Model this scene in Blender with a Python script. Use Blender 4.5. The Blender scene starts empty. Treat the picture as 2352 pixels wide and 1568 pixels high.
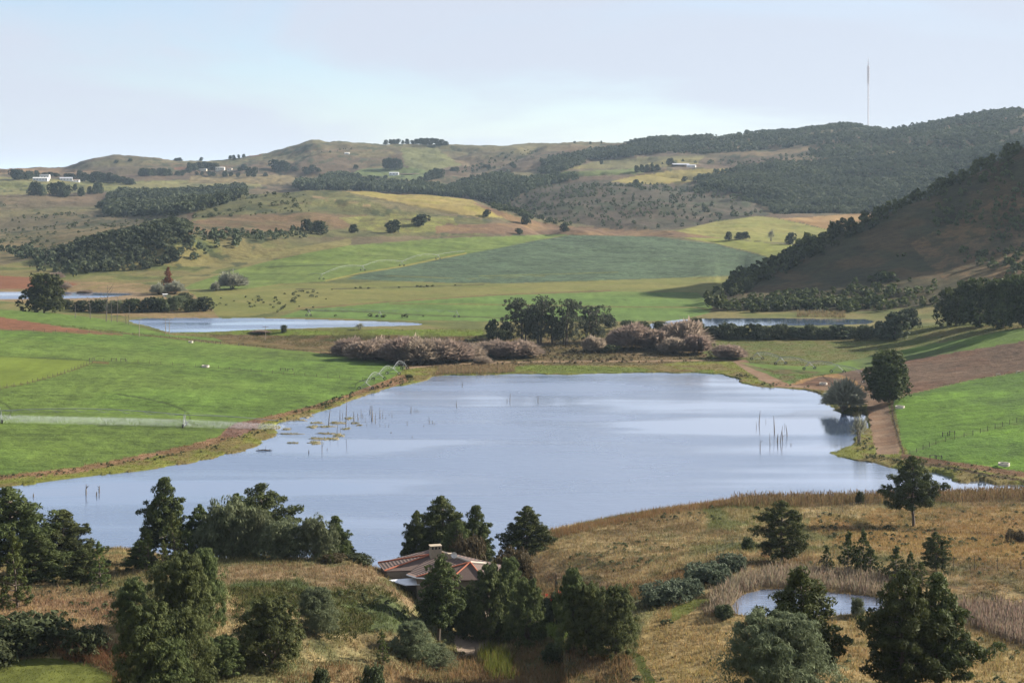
import bpy, math, random
import numpy as np
from mathutils import Vector
random.seed(7); RNG = np.random.default_rng(7)
sc = bpy.context.scene
col = sc.collection

# ---------------------------------------------------------------- camera, sky, sun, exposure
F, VH, HC, CU = 3600.0, 400.0, 80.0, 1176.0      # focal length, horizon row, eye height, centre column
cam_d = bpy.data.cameras.new('camera'); cam = bpy.data.objects.new('camera', cam_d); col.objects.link(cam)
cam.location = (0, 0, HC); cam.rotation_euler = (math.pi/2, 0, 0)
cam_d.sensor_width = 36; cam_d.lens = F/2352*36; cam_d.shift_y = -(784-VH)/2352
cam_d.clip_start = 0.5; cam_d.clip_end = 60000
sc.camera = cam
SUN_AZ, SUN_EL = math.radians(68), math.radians(26)      # azimuth clockwise from the view direction
world = bpy.data.worlds.new("World"); sc.world = world; world.use_nodes = True
nt = world.node_tree; nt.nodes.clear()
def N(nt, t, **k):
    n = nt.nodes.new(t)
    for a, b in k.items():
        if a in n.inputs.keys() if hasattr(n.inputs, 'keys') else False: n.inputs[a].default_value = b
        else: setattr(n, a, b)
    return n
out = N(nt, 'ShaderNodeOutputWorld'); bg = N(nt, 'ShaderNodeBackground'); nt.links.new(bg.outputs[0], out.inputs[0])
sky = N(nt, 'ShaderNodeTexSky', sky_type='NISHITA', sun_disc=False)
sky.sun_elevation = SUN_EL; sky.sun_rotation = SUN_AZ; sky.altitude = 900; sky.air_density = 1.0; sky.dust_density = 0.6; sky.ozone_density = 3.0
tc = N(nt, 'ShaderNodeTexCoord'); mp = N(nt, 'ShaderNodeMapping'); mp.inputs['Scale'].default_value = (1.6, 1.6, 9.0)
mp.inputs['Rotation'].default_value = (0.0, 0.10, 0.0); mp.inputs['Location'].default_value = (0.55, 0.2, 0.75)
nt.links.new(tc.outputs['Generated'], mp.inputs[0])
cn = N(nt, 'ShaderNodeTexNoise'); cn.inputs['Scale'].default_value = 1.5; cn.inputs['Detail'].default_value = 5; cn.inputs['Roughness'].default_value = .5; cn.inputs['Distortion'].default_value = .6
nt.links.new(mp.outputs[0], cn.inputs['Vector'])
cr = N(nt, 'ShaderNodeMapRange'); cr.inputs['From Min'].default_value = .34; cr.inputs['From Max'].default_value = .56; cr.inputs['To Min'].default_value = .42; cr.inputs['To Max'].default_value = .93
cr.interpolation_type = 'SMOOTHSTEP'
nt.links.new(cn.outputs[0], cr.inputs[0])
mx = N(nt, 'ShaderNodeMix', data_type='RGBA'); mx.inputs['B'].default_value = (3.82, 4.11, 4.76, 1)   # thin high cloud in the sky's own units
nt.links.new(cr.outputs[0], mx.inputs['Factor']); nt.links.new(sky.outputs[0], mx.inputs['A']); nt.links.new(mx.outputs['Result'], bg.inputs[0])
bg.inputs[1].default_value = 0.059
sd = bpy.data.lights.new('sun', 'SUN'); sun = bpy.data.objects.new('sun', sd); col.objects.link(sun)
sd.energy = 5.0; sd.angle = math.radians(.5); sd.color = (1, .91, .78)
_d = Vector((math.sin(SUN_AZ)*math.cos(SUN_EL), math.cos(SUN_AZ)*math.cos(SUN_EL), math.sin(SUN_EL)))
sun.rotation_euler = _d.to_track_quat('Z', 'Y').to_euler(); sun.location = (200, 0, 300)
sc.view_settings.view_transform = 'Standard'; sc.view_settings.look = 'None'; sc.view_settings.exposure = 1.6; sc.view_settings.gamma = 1
sc.cycles.max_bounces = 6; sc.cycles.volume_bounces = 0; sc.cycles.transparent_max_bounces = 6
K = 2.75
def S(r, g, b, k=1.0):      # sunlit picture colour -> base colour
    f = lambda c: (c/255/12.92 if c <= 10 else ((c/255+.055)/1.055)**2.4)
    return np.array([f(r), f(g), f(b)])/K*k

# ---------------------------------------------------------------- numpy noise
_T = np.random.default_rng(3).random((256, 256))
def vn(x, y):
    xi = np.floor(x).astype(int); yi = np.floor(y).astype(int); fx = x-xi; fy = y-yi
    fx = fx*fx*(3-2*fx); fy = fy*fy*(3-2*fy)
    a = _T[xi & 255, yi & 255]; b = _T[(xi+1) & 255, yi & 255]; c = _T[xi & 255, (yi+1) & 255]; d = _T[(xi+1) & 255, (yi+1) & 255]
    return (a*(1-fx)+b*fx)*(1-fy)+(c*(1-fx)+d*fx)*fy
def fbm(x, y, o=4):
    s = 0; a = .5; t = 0
    for i in range(o):
        s = s+a*vn(x+17.3*i, y-9.1*i); t += a; a *= .5; x = x*2.03; y = y*2.03
    return s/t

# ---------------------------------------------------------------- terrain profile lines, near to far
def V(u, v, Y): return (u, Y, v)
def Z(u, z, Y): return (u, Y, VH+(HC-z)*F/Y)
def W(u, v, z): return (u, (HC-z)*F/(v-VH), v)
CURV = [
 ([Z(0,76.5,5)], 60),
 ([Z(-900,32,195),V(0,1590,186),V(600,1590,190),V(1000,1590,208),V(1300,1590,205),V(1500,1590,192),V(1800,1590,178),V(2352,1590,178),Z(3200,26,178)], 110),
 ([V(0,1500,200),V(250,1490,202),V(500,1440,215),V(700,1430,220),V(900,1450,225),V(1020,1470,245),V(1075,1450,256),V(1180,1460,250),V(1300,1450,243),V(1450,1450,225),V(1650,1440,222),V(1850,1418,226.5),V(2100,1418,226.5),V(2352,1400,232)], 100),
 ([V(0,1370,245),V(200,1345,255),V(300,1330,256),V(450,1300,258),V(600,1290,262),V(800,1295,262),V(880,1322,262),V(950,1365,262),V(1000,1400,266),V(1080,1408,269),V(1200,1370,275),V(1300,1345,275),V(1400,1350,258),V(1500,1366,243),V(1600,1352,243.5),V(1700,1343,244.5),V(1850,1343,244.5),V(2050,1343,244.5),V(2352,1335,242)], 70),
 ([V(0,1290,300),V(270,1275,308),Z(450,4,305),Z(800,4,300),Z(1000,4,290),V(1150,1320,292),V(1250,1280,292),V(1400,1260,292),V(1500,1262,290),V(1580,1262,288),V(1680,1240,296),V(1800,1232,303),V(1950,1222,310),V(2100,1222,312),V(2352,1222,311)], 60),
 ([Z(-200,1,325),Z(0,1,325),V(280,1258,330),Z(450,.5,325),Z(800,.5,320),Z(1080,.8,315),V(1180,1272,312),V(1265,1217,325),V(1380,1192,337),V(1500,1172,350),V(1600,1158,356),V(1700,1145,362),V(2040,1138,368),V(2352,1130,374),Z(3200,6,380)], 20),
 ([Z(0,-1,339),Z(800,-1,334),Z(1180,-1,322),Z(1265,-1,339),Z(1500,-1,364),Z(1700,-1,378),Z(2040,-1,386),Z(2352,-1,392)], 130),
 ([W(-900,1350,.3),W(-300,1167,.3),W(0,1119,.3),W(200,1093,.3),W(400,1067,.3),W(540,1036,.3),W(640,990,.3),W(720,950,.3),W(800,922,.3),W(850,905,.3),W(960,878,.3),W(1010,861,.3),W(1650,857,.3),W(1700,880,.3),W(1850,893,.3),W(1900,925,.3),W(1935,1035,.3),W(1980,1052,.3),W(2060,1077,.3),W(2200,1105,.3),W(2352,1116,.3),W(2700,1130,.3)], 60),
 ([W(-900,1000,6),W(0,900,4),W(400,900,3),W(800,868,1.5),W(1000,845,.6),W(1650,836,.7),W(1800,850,1),W(1950,900,1.2),W(2060,985,2),W(2200,1000,4),W(2352,985,6),W(3200,960,14)], 40),
 ([W(-900,800,13),W(0,780,7.5),W(300,800,5),W(600,800,2.5),W(900,820,1),W(1200,802,1),W(1700,806,1),W(1900,833,1.6),W(2050,858,4),W(2352,850,10),W(3200,820,22)], 30),
 ([W(-900,700,16),W(0,712,9),W(200,728,7),W(300,744,5),W(400,768,4),W(500,774,2.5),W(700,785,1.5),W(1100,785,1.5),W(1500,780,1.5),W(1950,778,1.5),W(2100,790,5),W(2352,757,16),W(3200,680,34)], 14),
 ([Z(-900,8,860),Z(0,7,845),Z(300,4.6,800),W(400,757,4.8),W(1950,757,4.8),W(2100,762,6),V(2352,750,670),V(3200,670,560)], 24),
 ([Z(-900,5,960),Z(0,4.5,930),W(290,726,4.3),W(400,731,4.3),W(1640,732,4.4),W(2000,730,4.4),V(2160,738,790),V(2352,742,700),V(3200,650,600)], 50),
 ([W(-900,668,4.8),W(0,668,4.8),W(310,670,5),W(500,668,6),W(800,650,8),W(1580,648,8),V(1612,672.6,960),V(1645,700,885),V(1700,676,920),V(1850,650,955),V(2000,610,975),V(2200,560,990),V(2352,525,1000),V(2800,380,1000),V(3200,300,1000)], 60),
 ([V(-900,612,1180),V(0,612,1180),V(120,625,1140),V(200,628,1130),V(330,622,1150),V(450,612,1180),V(600,600,1220),V(800,612,1190),V(1176,592,1260),V(1590,592,1260),V(1607,616,1150),V(1624,648.5,1030),V(1640,692,905),V(1700,653,1020),V(1800,600,1050),V(1900,553,1070),V(2000,512,1085),V(2100,462,1095),V(2200,420,1105),V(2300,366,1115),V(2352,338,1120),V(2480,235,1130),V(2650,40,1140),V(2800,-90,1150),V(3200,-250,1150)], 70),  # unseen crest beyond the right edge, steepened to shade the hill
 ([V(-900,560,1480),V(0,560,1480),V(110,592,1250),V(250,560,1228),V(330,545,1226),V(400,530,1230),V(480,545,1260),V(650,548,1300),V(800,560,1330),V(1000,560,1380),V(1300,540,1500),V(1590,545,1500),V(1660,565,1400),V(1850,572,1350),Z(2000,12,1400),Z(3200,15,1500)], 60),
 ([V(-900,515,1800),V(0,520,1800),V(200,510,1800),V(330,500,1800),V(450,470,1850),V(560,445,1900),V(700,438,1900),V(850,438,1900),V(950,445,1900),V(1090,460,1850),V(1170,488,1780),V(1250,515,1700),V(1400,530,1650),V(1540,525,1700),V(1700,502,1800),V(1900,497,1850),Z(2352,30,1900),Z(3200,40,1900)], 30),
 ([V(-900,470,2100),V(0,470,2100),V(200,480,2050),V(400,468,2120),Z(560,35,2150),Z(850,38,2150),Z(1090,28,2100),V(1200,490,1980),V(1300,470,1950),V(1500,462,1950),V(1700,472,1980),V(1900,478,2000),V(2352,470,2050)], 30),
 ([V(-900,440,2500),V(0,440,2500),V(400,445,2450),V(600,436,2500),V(850,432,2500),V(1000,440,2450),V(1100,430,2400),V(1250,427,2350),V(1400,418,2300),V(1600,425,2300),V(1750,415,2300),V(1900,420,2300),V(2100,400,2300),V(2352,370,2300),V(3200,300,2300)], 40),
 ([V(-900,408,3000),V(0,408,3000),V(300,415,2950),V(600,410,3000),V(850,408,3000),V(1100,402,2900),V(1300,385,2750),V(1500,380,2700),V(1700,372,2700),V(1900,350,2700),V(2100,325,2650),V(2352,298,2650),V(3200,230,2650)], 60),
 ([V(-900,390,3600),V(0,388,3600),V(145,387,3600),V(175,378,3600),V(210,366,3600),V(270,356,3600),V(330,360,3600),V(400,369,3600),V(500,372,3600),V(560,364,3600),V(620,352,3600),V(680,333,3600),V(715,321,3600),V(745,320,3600),V(800,328,3600),V(870,331,3600),V(1000,334,3600),V(1150,335,3600),V(1250,327,3600),V(1350,327,3600),V(1450,330,3550),V(1520,325,3500),V(1640,318,3450),V(1700,312,3400),V(1800,305,3400),V(1930,294,3350),V(1970,294,3350),V(1995,302,3350),V(2050,300,3300),V(2150,286,3300),V(2250,264,3300),V(2352,254,3300),V(3200,220,3300)], 12),
 ([Z(0,60,4600)], 6),
 ([Z(0,5,9000)], 4),
 ([Z(0,5,30000)], 0)]
uin = np.arange(-250, 2600, 2.25)
ul = -250-np.cumsum(np.linspace(3, 25, 60)); ur = 2598+np.cumsum(np.linspace(3, 25, 60))
U = np.concatenate([ul[::-1], uin, ur]); NC = len(U)
KY = []; KV = []
ker = np.exp(-np.linspace(-2, 2, 15)**2); ker /= ker.sum()
for k, (pts, n) in enumerate(CURV):
    a = np.array(pts); y = np.interp(U, a[:, 0], a[:, 1]); v = np.interp(U, a[:, 0], a[:, 2])
    sm = lambda q: np.convolve(np.pad(q, 7, 'edge'), ker, 'valid')
    if k > 1: y = sm(y); v = sm(v)
    if k: y = np.maximum(y, KY[-1]+3)
    KY.append(y); KV.append(v)
KY = np.array(KY); KV = np.array(KV); KZ = HC-(KV-VH)*KY/F
# monotone cubic through the profile lines, column by column
h = np.diff(KY, axis=0); dl = np.diff(KZ, axis=0)/h
m = np.zeros_like(KY); m[0] = dl[0]; m[-1] = dl[-1]
w1 = 2*h[1:]+h[:-1]; w2 = h[1:]+2*h[:-1]
same = dl[:-1]*dl[1:] > 0
with np.errstate(all='ignore'):
    m[1:-1] = np.where(same, (w1+w2)/(w1/dl[:-1]+w2/dl[1:]), 0)
rowsY = []; rowsZ = []
for k, (pts, n) in enumerate(CURV[:-1]):
    for j in range(n):
        t = j/n
        h00 = 2*t**3-3*t**2+1; h10 = t**3-2*t**2+t; h01 = -2*t**3+3*t**2; h11 = t**3-t**2
        rowsY.append(KY[k]+h[k]*t); rowsZ.append(h00*KZ[k]+h10*h[k]*m[k]+h01*KZ[k+1]+h11*h[k]*m[k+1])
rowsY.append(KY[-1]); rowsZ.append(KZ[-1])
GY = np.array(rowsY); GZ = np.array(rowsZ); NR = GY.shape[0]
GU = np.broadcast_to(U, GY.shape); GX = GY*(GU-CU)/F
# natural unevenness
amp = np.interp(GY, [5, 150, 400, 420, 900, 1300, 2000, 3600, 9000], [.1, .55, .5, .12, .25, 2.2, 5.5, 7, 7])
hillm = ((GU > 1640) & (GY > 880) & (GY < 1350)); amp = np.where(hillm, amp+2.6*np.clip((GU-1660)/140, 0, 1)*np.clip((GY-880)/80, 0, 1), amp)
wl = np.interp(GY, [5, 400, 900, 1300, 3600], [9, 14, 40, 70, 150])
GZ = GZ+amp*(fbm(GX/60+5, GY/60)-.5)*np.where(GY > 1000, 1.6, .6)+amp*.6*(fbm(GX/14, GY/14+40)-.5)+np.where(GY < 400, .25, 0)*(fbm(GX/2.5, GY/2.5)-.5)
_g = np.clip((GY-1250)/500, 0, 1); GZ = GZ-_g*9*np.clip(.16-np.abs(fbm(GX/260+3, GY/330+9, 3)-.5)*1.6, 0, 1)*6*np.clip((4000-GY)/600, 0, 1)

# ---------------------------------------------------------------- water bodies
def inpoly(px, py, P):
    P = np.asarray(P, float); r = np.zeros(px.shape, bool); j = len(P)-1
    for i in range(len(P)):
        xi, yi = P[i]; xj, yj = P[j]
        c = ((yi > py) != (yj > py)); 
        if yi != yj: r ^= c & (px < (xj-xi)*(py-yi)/(yj-yi)+xi)
        j = i
    return r
def segdist(px, py, P, closed=True):
    P = np.asarray(P, float); d = np.full(px.shape, 1e9)
    n = len(P)
    for i in range(n if closed else n-1):
        ax, ay = P[i]; bx, by = P[(i+1) % n]; dx, dy = bx-ax, by-ay; L = dx*dx+dy*dy+1e-9
        t = np.clip(((px-ax)*dx+(py-ay)*dy)/L, 0, 1); d = np.minimum(d, np.hypot(px-ax-t*dx, py-ay-t*dy))
    return d
LAKE = [(-1100,1420),(-300,1166),(-100,1134),(0,1119),(100,1106),(200,1094),(330,1079),(420,1065),(500,1048),(560,1034),(592,1022),(604,1012),(626,1006),(642,994),(636,975),(650,966),(690,962),(712,952),(760,938),(800,920),(850,905),(885,893),(930,884),(975,876),(990,864),(1040,861),(1100,862),(1180,858),(1300,860),(1400,857),(1500,856),(1600,856),(1660,859),(1690,868),(1705,880),(1750,888),(1800,891),(1850,895),(1893,904),(1903,925),(1912,942),(1930,946),(1950,950),(1960,955),(1978,948),(1990,950),(2000,975),(1992,990),(1978,985),(1972,1000),(1965,1020),(1935,1032),(1903,1040),(1930,1048),(1965,1058),(2010,1065),(2060,1078),(2120,1088),(2150,1084),(2180,1094),(2210,1108),(2260,1104),(2300,1112),(2360,1113),(2420,1128),(2300,1131),(2230,1140),(2120,1146),(2000,1150),(1850,1154),(1700,1166),(1600,1180),(1500,1196),(1380,1222),(1265,1252),(1150,1312),(1000,1330),(860,1335),(600,1325),(450,1310),(290,1268),(240,1278),(0,1295),(-300,1300),(-1200,1600)]
POND2 = [(292,736),(330,731),(430,731),(600,731),(800,736),(950,741),(975,745),(960,748),(800,752),(600,758),(470,763),(390,764),(350,752),(310,743)]
POND3 = [(1500,742),(1560,734),(1640,731),(1800,731),(1900,732),(1985,733),(2010,738),(1990,745),(1860,748),(1700,749),(1600,752),(1500,756),(1490,748)]
POND1 = [(-900,672),(0,670),(120,670),(200,671),(290,673),(312,677),(240,683),(120,686),(0,687),(-900,690)]
SMALL = [(1680,1395),(1690,1378),(1712,1362),(1745,1354),(1800,1352),(1900,1358),(1990,1368),(2040,1378),(2045,1392),(2010,1402),(1960,1410),(1900,1416),(1800,1416),(1720,1415),(1690,1408)]
def world_poly(P, z0):
    return [((u-CU)*((HC-z0)*F/(v-VH))/F, (HC-z0)*F/(v-VH)) for u, v in P]
WATERS = [('lake', LAKE, 0.0), ('pond', POND2, 4.3), ('pond', POND3, 4.4), ('pond', POND1, 4.5), ('pond', SMALL, 16.2)]
wmasks = []
for nm, P, z0 in WATERS:
    Q = np.array(world_poly(P, z0)); mn = Q.min(0)-25; mxx = Q.max(0)+25
    R = (GX > mn[0]) & (GX < mxx[0]) & (GY > mn[1]) & (GY < mxx[1])
    jx = GX[R]; jy = GY[R]
    s = .5 if z0 else 1.0
    nx = jx+s*2.2*(fbm(jx/5, jy/5)-.5)*2; ny = jy+s*2.2*(fbm(jx/5+50, jy/5)-.5)*2
    ins = inpoly(nx, ny, Q); d = segdist(nx, ny, Q)
    zz = GZ[R]
    zin = np.minimum(zz, z0-.12-np.minimum(d*.08, 1.2)) if z0 > 10 or z0 == 0 else z0-.12-np.minimum(d*.08, 1.0)
    zin = z0-.12-np.minimum(d*.08, 1.5)
    zout = np.where(d < 8, np.maximum(zz, z0+.08+.04*d), zz) if z0 == 0 else np.maximum(zz, z0+.1-.11*np.maximum(d-3, 0))
    if z0: zout = np.where(d < 4, np.clip(zout, z0+.05, z0+.1+.25*d), zout)
    GZ[R] = np.where(ins, zin, zout)
    mk = np.zeros(GX.shape, bool); mk[R] = ins; wmasks.append(mk)
GV = VH+(HC-GZ)*F/GY
LAKEALL = np.any(wmasks, axis=0)

def gz(x, y):
    """terrain height at world points"""
    x = np.atleast_1d(np.asarray(x, float)); y = np.atleast_1d(np.asarray(y, float)); r = np.empty(len(x))
    u = CU+F*x/y; ci = np.clip(np.searchsorted(U, u)-1, 0, NC-2); fr = np.clip((u-U[ci])/(U[ci+1]-U[ci]), 0, 1)
    for i in range(len(x)):
        a = np.interp(y[i], GY[:, ci[i]], GZ[:, ci[i]]); b = np.interp(y[i], GY[:, ci[i]+1], GZ[:, ci[i]+1]); r[i] = a*(1-fr[i])+b*fr[i]
    return r
def locate(u, v, ymin=100, zmin=None):
    """nearest visible ground point seen at picture column u, row v -> (x, y, z)"""
    c = int(np.clip(np.searchsorted(U, u), 0, NC-1)); vc = GV[:, c]; y = GY[:, c]; z = GZ[:, c]
    if zmin is not None: z = np.maximum(z, zmin); vc = VH+(HC-z)*F/y
    idx = np.where((vc <= v) & (y >= ymin))[0]
    if len(idx) == 0: j = int(np.argmin(np.abs(vc-v)+(y < ymin)*1e6)); Y = y[j]
    else:
        j = idx[0]
        if j > 0 and y[j-1] >= ymin and vc[j-1] > v: t = (vc[j-1]-v)/(vc[j-1]-vc[j]); Y = y[j-1]+t*(y[j]-y[j-1])
        else: Y = y[j]
    x = (u-CU)*Y/F
    zz = float(gz(x, Y)[0])
    if zmin is not None: zz = max(zz, zmin)
    return x, Y, zz
# ---------------------------------------------------------------- ground cover, painted where it lies on the land
C = np.empty(GX.shape+(3,)); RG = np.ones(GX.shape); REG = np.zeros(GX.shape, int)     # colour, roughness of texture, region
REGN = ['ground']
def region(name): REGN.append(name); return len(REGN)-1
n1 = fbm(GX/22, GY/22+7, 4); n2 = fbm(GX/6+30, GY/6, 4); n3 = fbm(GX/90+3, GY/90, 5); nb = fbm(GX/300, GY/220+4, 5)
ju = (fbm(GX/7, GY/7+80)-.5); jv = (fbm(GX/7+90, GY/7)-.5)
PU = GU+ju*np.interp(GY, [200, 600, 3000], [40, 10, 12]); PV = GV+jv*np.interp(GY, [200, 600, 3000], [22, 3.5, 2.5])
def mixc(base, c, a):
    return base*(1-a[..., None])+np.asarray(c)*a[..., None]
def sst(x, a, b): t = np.clip((x-a)/(b-a), 0, 1); return t*t*(3-2*t)
# near slope: dry grass, green scrub, rusty weeds
C[:] = S(172, 144, 98)
near = mixc(C, S(192, 162, 114), sst(n2, .5, .68)); near = mixc(near, S(116, 98, 64), sst(1-n2, .52, .68)*.8)
near = mixc(near, S(100, 104, 60), sst(n1, .54, .66)*.7); near = mixc(near, S(140, 106, 74), sst(1-n1, .56, .68)*.6)
mid = mixc(np.broadcast_to(S(132, 134, 78), C.shape), S(150, 138, 92), sst(n1, .45, .65)*.8); mid = mixc(mid, S(100, 112, 62), sst(1-n1, .52, .66)*.6)
far = mixc(np.broadcast_to(S(142, 124, 98), C.shape), S(118, 106, 84), sst(n3, .42, .6)); far = mixc(far, S(132, 130, 92), sst(1-nb, .5, .62)*.6); far = mixc(far, S(118, 98, 82), sst(nb, .52, .66)*.8)
a1 = sst(GY, 392, 400); a2 = sst(GY, 1180, 1420)
shore = GY < 700
C = near*(1-a1[..., None])+mid*a1[..., None]; C = C*(1-a2[..., None])+far*a2[..., None]
C = np.where((GY < 395)[..., None], C*1.0, C); RG = np.where(GY < 395, 1.0, .8)
def paint(P, c, ylo=0, yhi=9e9, rg=None, reg=None, soft=None, jit=1.0, c2=None, ns=None, a=1.0):
    P = np.asarray(P, float); uu = GU+(PU-GU)*jit; vv = GV+(PV-GV)*jit
    R = (uu > P[:, 0].min()) & (uu < P[:, 0].max()) & (vv > P[:, 1].min()) & (vv < P[:, 1].max()) & (GY > ylo) & (GY < yhi)
    ii = np.where(R); m_ = inpoly(uu[ii], vv[ii], P); ii = (ii[0][m_], ii[1][m_])
    cc = np.broadcast_to(c, (len(ii[0]), 3))
    if yhi == 420 and reg is None:
        dd = segdist(uu[ii], vv[ii], P); a = (a*sst(dd+26*(n2[ii]-.45)+20*(n1[ii]-.5), 0, 16))[:, None]
    if c2 is not None:
        w = sst((n2 if ns is None else ns)[ii], .42, .62)[:, None]; cc = cc*(1-w)+c2*w
    C[ii] = C[ii]*(1-a)+cc*a
    if rg is not None: RG[ii] = rg
    if reg is not None: REG[ii] = reg
def stroke(P, w, c, ylo=0, yhi=9e9, a=1.0, jit=.35, reg=None, broken=0):
    P = np.asarray(P, float); uu = GU+(PU-GU)*jit; vv = GV+(PV-GV)*jit
    R = (uu > P[:, 0].min()-w) & (uu < P[:, 0].max()+w) & (vv > P[:, 1].min()-w) & (vv < P[:, 1].max()+w) & (GY > ylo) & (GY < yhi)
    ii = np.where(R); d = segdist(uu[ii], vv[ii], P, False); al = np.clip((w/2+.9-d)/1.2, 0, 1)*a
    if broken: al = al*sst(fbm(GX[ii]/9, GY[ii]/30), .5-broken, .5+broken*.2)
    C[ii] = C[ii]*(1-al[:, None])+np.asarray(c)*al[:, None]
    if reg is not None: jj = al > .5; REG[ii[0][jj], ii[1][jj]] = reg
G = region
# -- near slope
NR_ = dict(yhi=420)
paint([(480,1300),(640,1285),(860,1292),(960,1370),(950,1420),(800,1360),(600,1345),(480,1350)], S(150,122,88), c2=S(122,112,72), **NR_)
paint([(520,1330),(700,1318),(760,1362),(900,1368),(960,1440),(900,1470),(740,1460),(690,1400),(560,1420)], S(92,98,56), c2=S(118,108,68), **NR_)
paint([(1250,1228),(1500,1175),(1650,1155),(1640,1200),(1560,1290),(1450,1350),(1300,1350),(1235,1290)], S(170,142,98), c2=S(138,112,76), **NR_)
paint([(1600,1150),(1780,1140),(1850,1165),(1840,1200),(1700,1235),(1610,1230)], S(122,118,70), c2=S(150,128,84), **NR_)
paint([(1850,1190),(1950,1185),(2060,1192),(2050,1212),(1900,1232),(1850,1222)], S(166,126,80), c2=S(172,138,88), **NR_)
paint([(1700,1145),(2040,1134),(2500,1128),(2500,1152),(2040,1160),(1840,1172)], S(138,110,78), c2=S(124,104,70), **NR_)
paint([(1530,1390),(2352,1440),(2700,1700),(1440,1700),(1460,1450)], S(184,150,96), c2=S(160,128,80), a=.75, **NR_)
paint([(2010,1160),(2700,1150),(2700,1320),(2200,1300),(1900,1250)], S(174,138,86), c2=S(158,120,74), a=.8, **NR_)
paint([(1240,1290),(1420,1340),(1500,1330),(1620,1290),(1700,1270),(1640,1330),(1500,1385),(1380,1375),(1230,1340)], S(118,92,66), c2=S(96,86,56), **NR_)
paint([(1735,1265),(1765,1260),(1775,1300),(1740,1305)], S(156,104,74), **NR_)
paint([(2180,1285),(2352,1290),(2500,1300),(2500,1370),(2200,1345)], S(112,84,58), c2=S(140,110,70), a=.7, **NR_)
paint([(700,1515),(1000,1500),(1300,1490),(1450,1510),(1450,1700),(560,1700)], S(150,122,84), c2=S(122,108,70), **NR_)
paint([(0,1345),(260,1350),(300,1420),(200,1450),(-200,1440),(-200,1350)], S(172,138,98), c2=S(150,116,84), **NR_)
lawn = G('lawn')
paint([(-700,1512),(0,1512),(110,1508),(190,1522),(255,1548),(275,1620),(270,1700),(-700,1700)], S(126,134,66), rg=.35, reg=lawn, c2=S(112,120,58), **NR_)
paint([(1235,1418),(1300,1412),(1330,1440),(1300,1475),(1255,1460)], S(128,146,62), rg=.35, reg=lawn, **NR_)
gp = G('grass_path')
paint([(1440,1500),(1462,1500),(1500,1545),(1530,1620),(1490,1620),(1470,1550)], S(104,112,52), rg=.5, reg=gp, **NR_)
paint([(1545,1395),(1600,1375),(1640,1372),(1580,1410),(1545,1430)], S(122,128,60), rg=.5, reg=gp, **NR_)
dr = G('driveway')
paint([(1040,1418),(1090,1412),(1098,1440),(1122,1470),(1112,1492),(1090,1505),(1050,1512),(1048,1470),(1046,1440)], S(186,166,146), rg=.4, reg=dr, **NR_)
stroke([(1870,1232),(1960,1218),(2060,1216),(2180,1224),(2352,1232)], 6, S(112,84,56), yhi=420, a=.8, broken=.25)  # shade of the bank's hollow painted as a darker line
# -- lake margin
sh = dict(ylo=392, yhi=800)
paint([(-1100,1500),(-300,1145),(0,1085),(200,1055),(370,1025),(520,985),(640,940),(800,895),(930,850),(1020,838),(1700,830),(1760,890),(1900,890),(2070,1020),(2352,1085),(2700,1100),(2700,1200),(-1100,1600)], S(142,146,70), c2=S(146,132,84), **sh)
paint([(-1100,1300),(-300,1150),(0,1103),(200,1079),(370,1048),(520,1013),(560,985),(600,972),(720,938),(800,912),(850,898),(940,876),(930,860),(800,890),(640,945),(520,975),(370,1025),(0,1085),(-300,1130),(-1100,1250)], S(172,136,106), c2=S(150,120,88), **sh)
paint([(510,1002),(530,972),(560,962),(600,966),(590,985),(540,1004)], S(150,118,108), c2=S(130,98,86), **sh)
f1 = G('grass_field')
A1 = [(-1100,1260),(-300,1135),(0,1093),(200,1068),(370,1035),(440,1020),(505,1001),(518,985),(540,972),(640,950),(720,930),(800,905),(845,888),(900,868),(934,842),(880,826),(700,806),(500,788),(290,766),(0,757),(-1100,745)]
paint(A1, S(120,146,74), rg=.95, reg=f1, jit=.25, c2=S(114,146,70), ns=n3, **sh)
f2 = G('grass_field')
paint([(-900,822),(0,820),(200,829),(214,832),(190,842),(130,862),(60,880),(0,892),(-900,1010)], S(138,158,70), rg=.3, reg=f2, jit=.2, **sh)
f3 = G('grass_field')
paint([(-900,695),(0,711),(120,718),(210,729),(290,741),(345,758),(400,770),(500,776),(640,790),(860,818),(870,824),(700,804),(500,784),(290,764),(60,738),(0,728),(-900,715)], S(118,146,74), rg=.8, reg=f3, jit=.15, yhi=960, ylo=500)
pf = G('ploughed_field')
paint([(-900,712),(0,728),(60,737),(150,752),(250,764),(300,770),(240,768),(150,764),(0,757),(-900,740)], S(158,108,82), rg=.8, reg=pf, jit=.1, ylo=500, yhi=960)
LN = S(84,96,50)
stroke([(-300,815),(0,819),(100,823),(240,830),(400,838),(500,845),(700,862),(860,876)], 1.6, LN, a=.6, **sh)
stroke([(0,892),(60,880),(130,862),(190,842),(214,832)], 1.8, S(110,92,60), a=.8, **sh); stroke([(214,831),(250,834)], 3, S(150,118,86), a=.8, **sh)
stroke([(0,757),(290,766),(500,788),(700,806),(880,827)], 2, S(120,110,70), a=.8, **sh)
for w_, P in ((2.4, [(270,905),(330,914),(380,925),(415,938),(433,950),(437,960),(434,968),(424,978)]), (2.4, [(-60,905),(-20,914),(8,925),(22,936),(26,946),(20,958),(0,970)]), (1.0, [(190,898),(270,905)]), (1.0, [(20,898),(80,915)]), (1.1, [(100,905),(250,915),(420,930),(600,943)]), (1.0, [(0,960),(300,978),(420,980),(560,985)]), (1.6, [(815,890),(818,880),(835,872),(860,868)]), (1.2, [(480,850),(600,862),(640,868)])):
    stroke(P, w_, S(66,80,42), a=.85 if w_ > 1.3 else .45, jit=.08, **sh)
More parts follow.
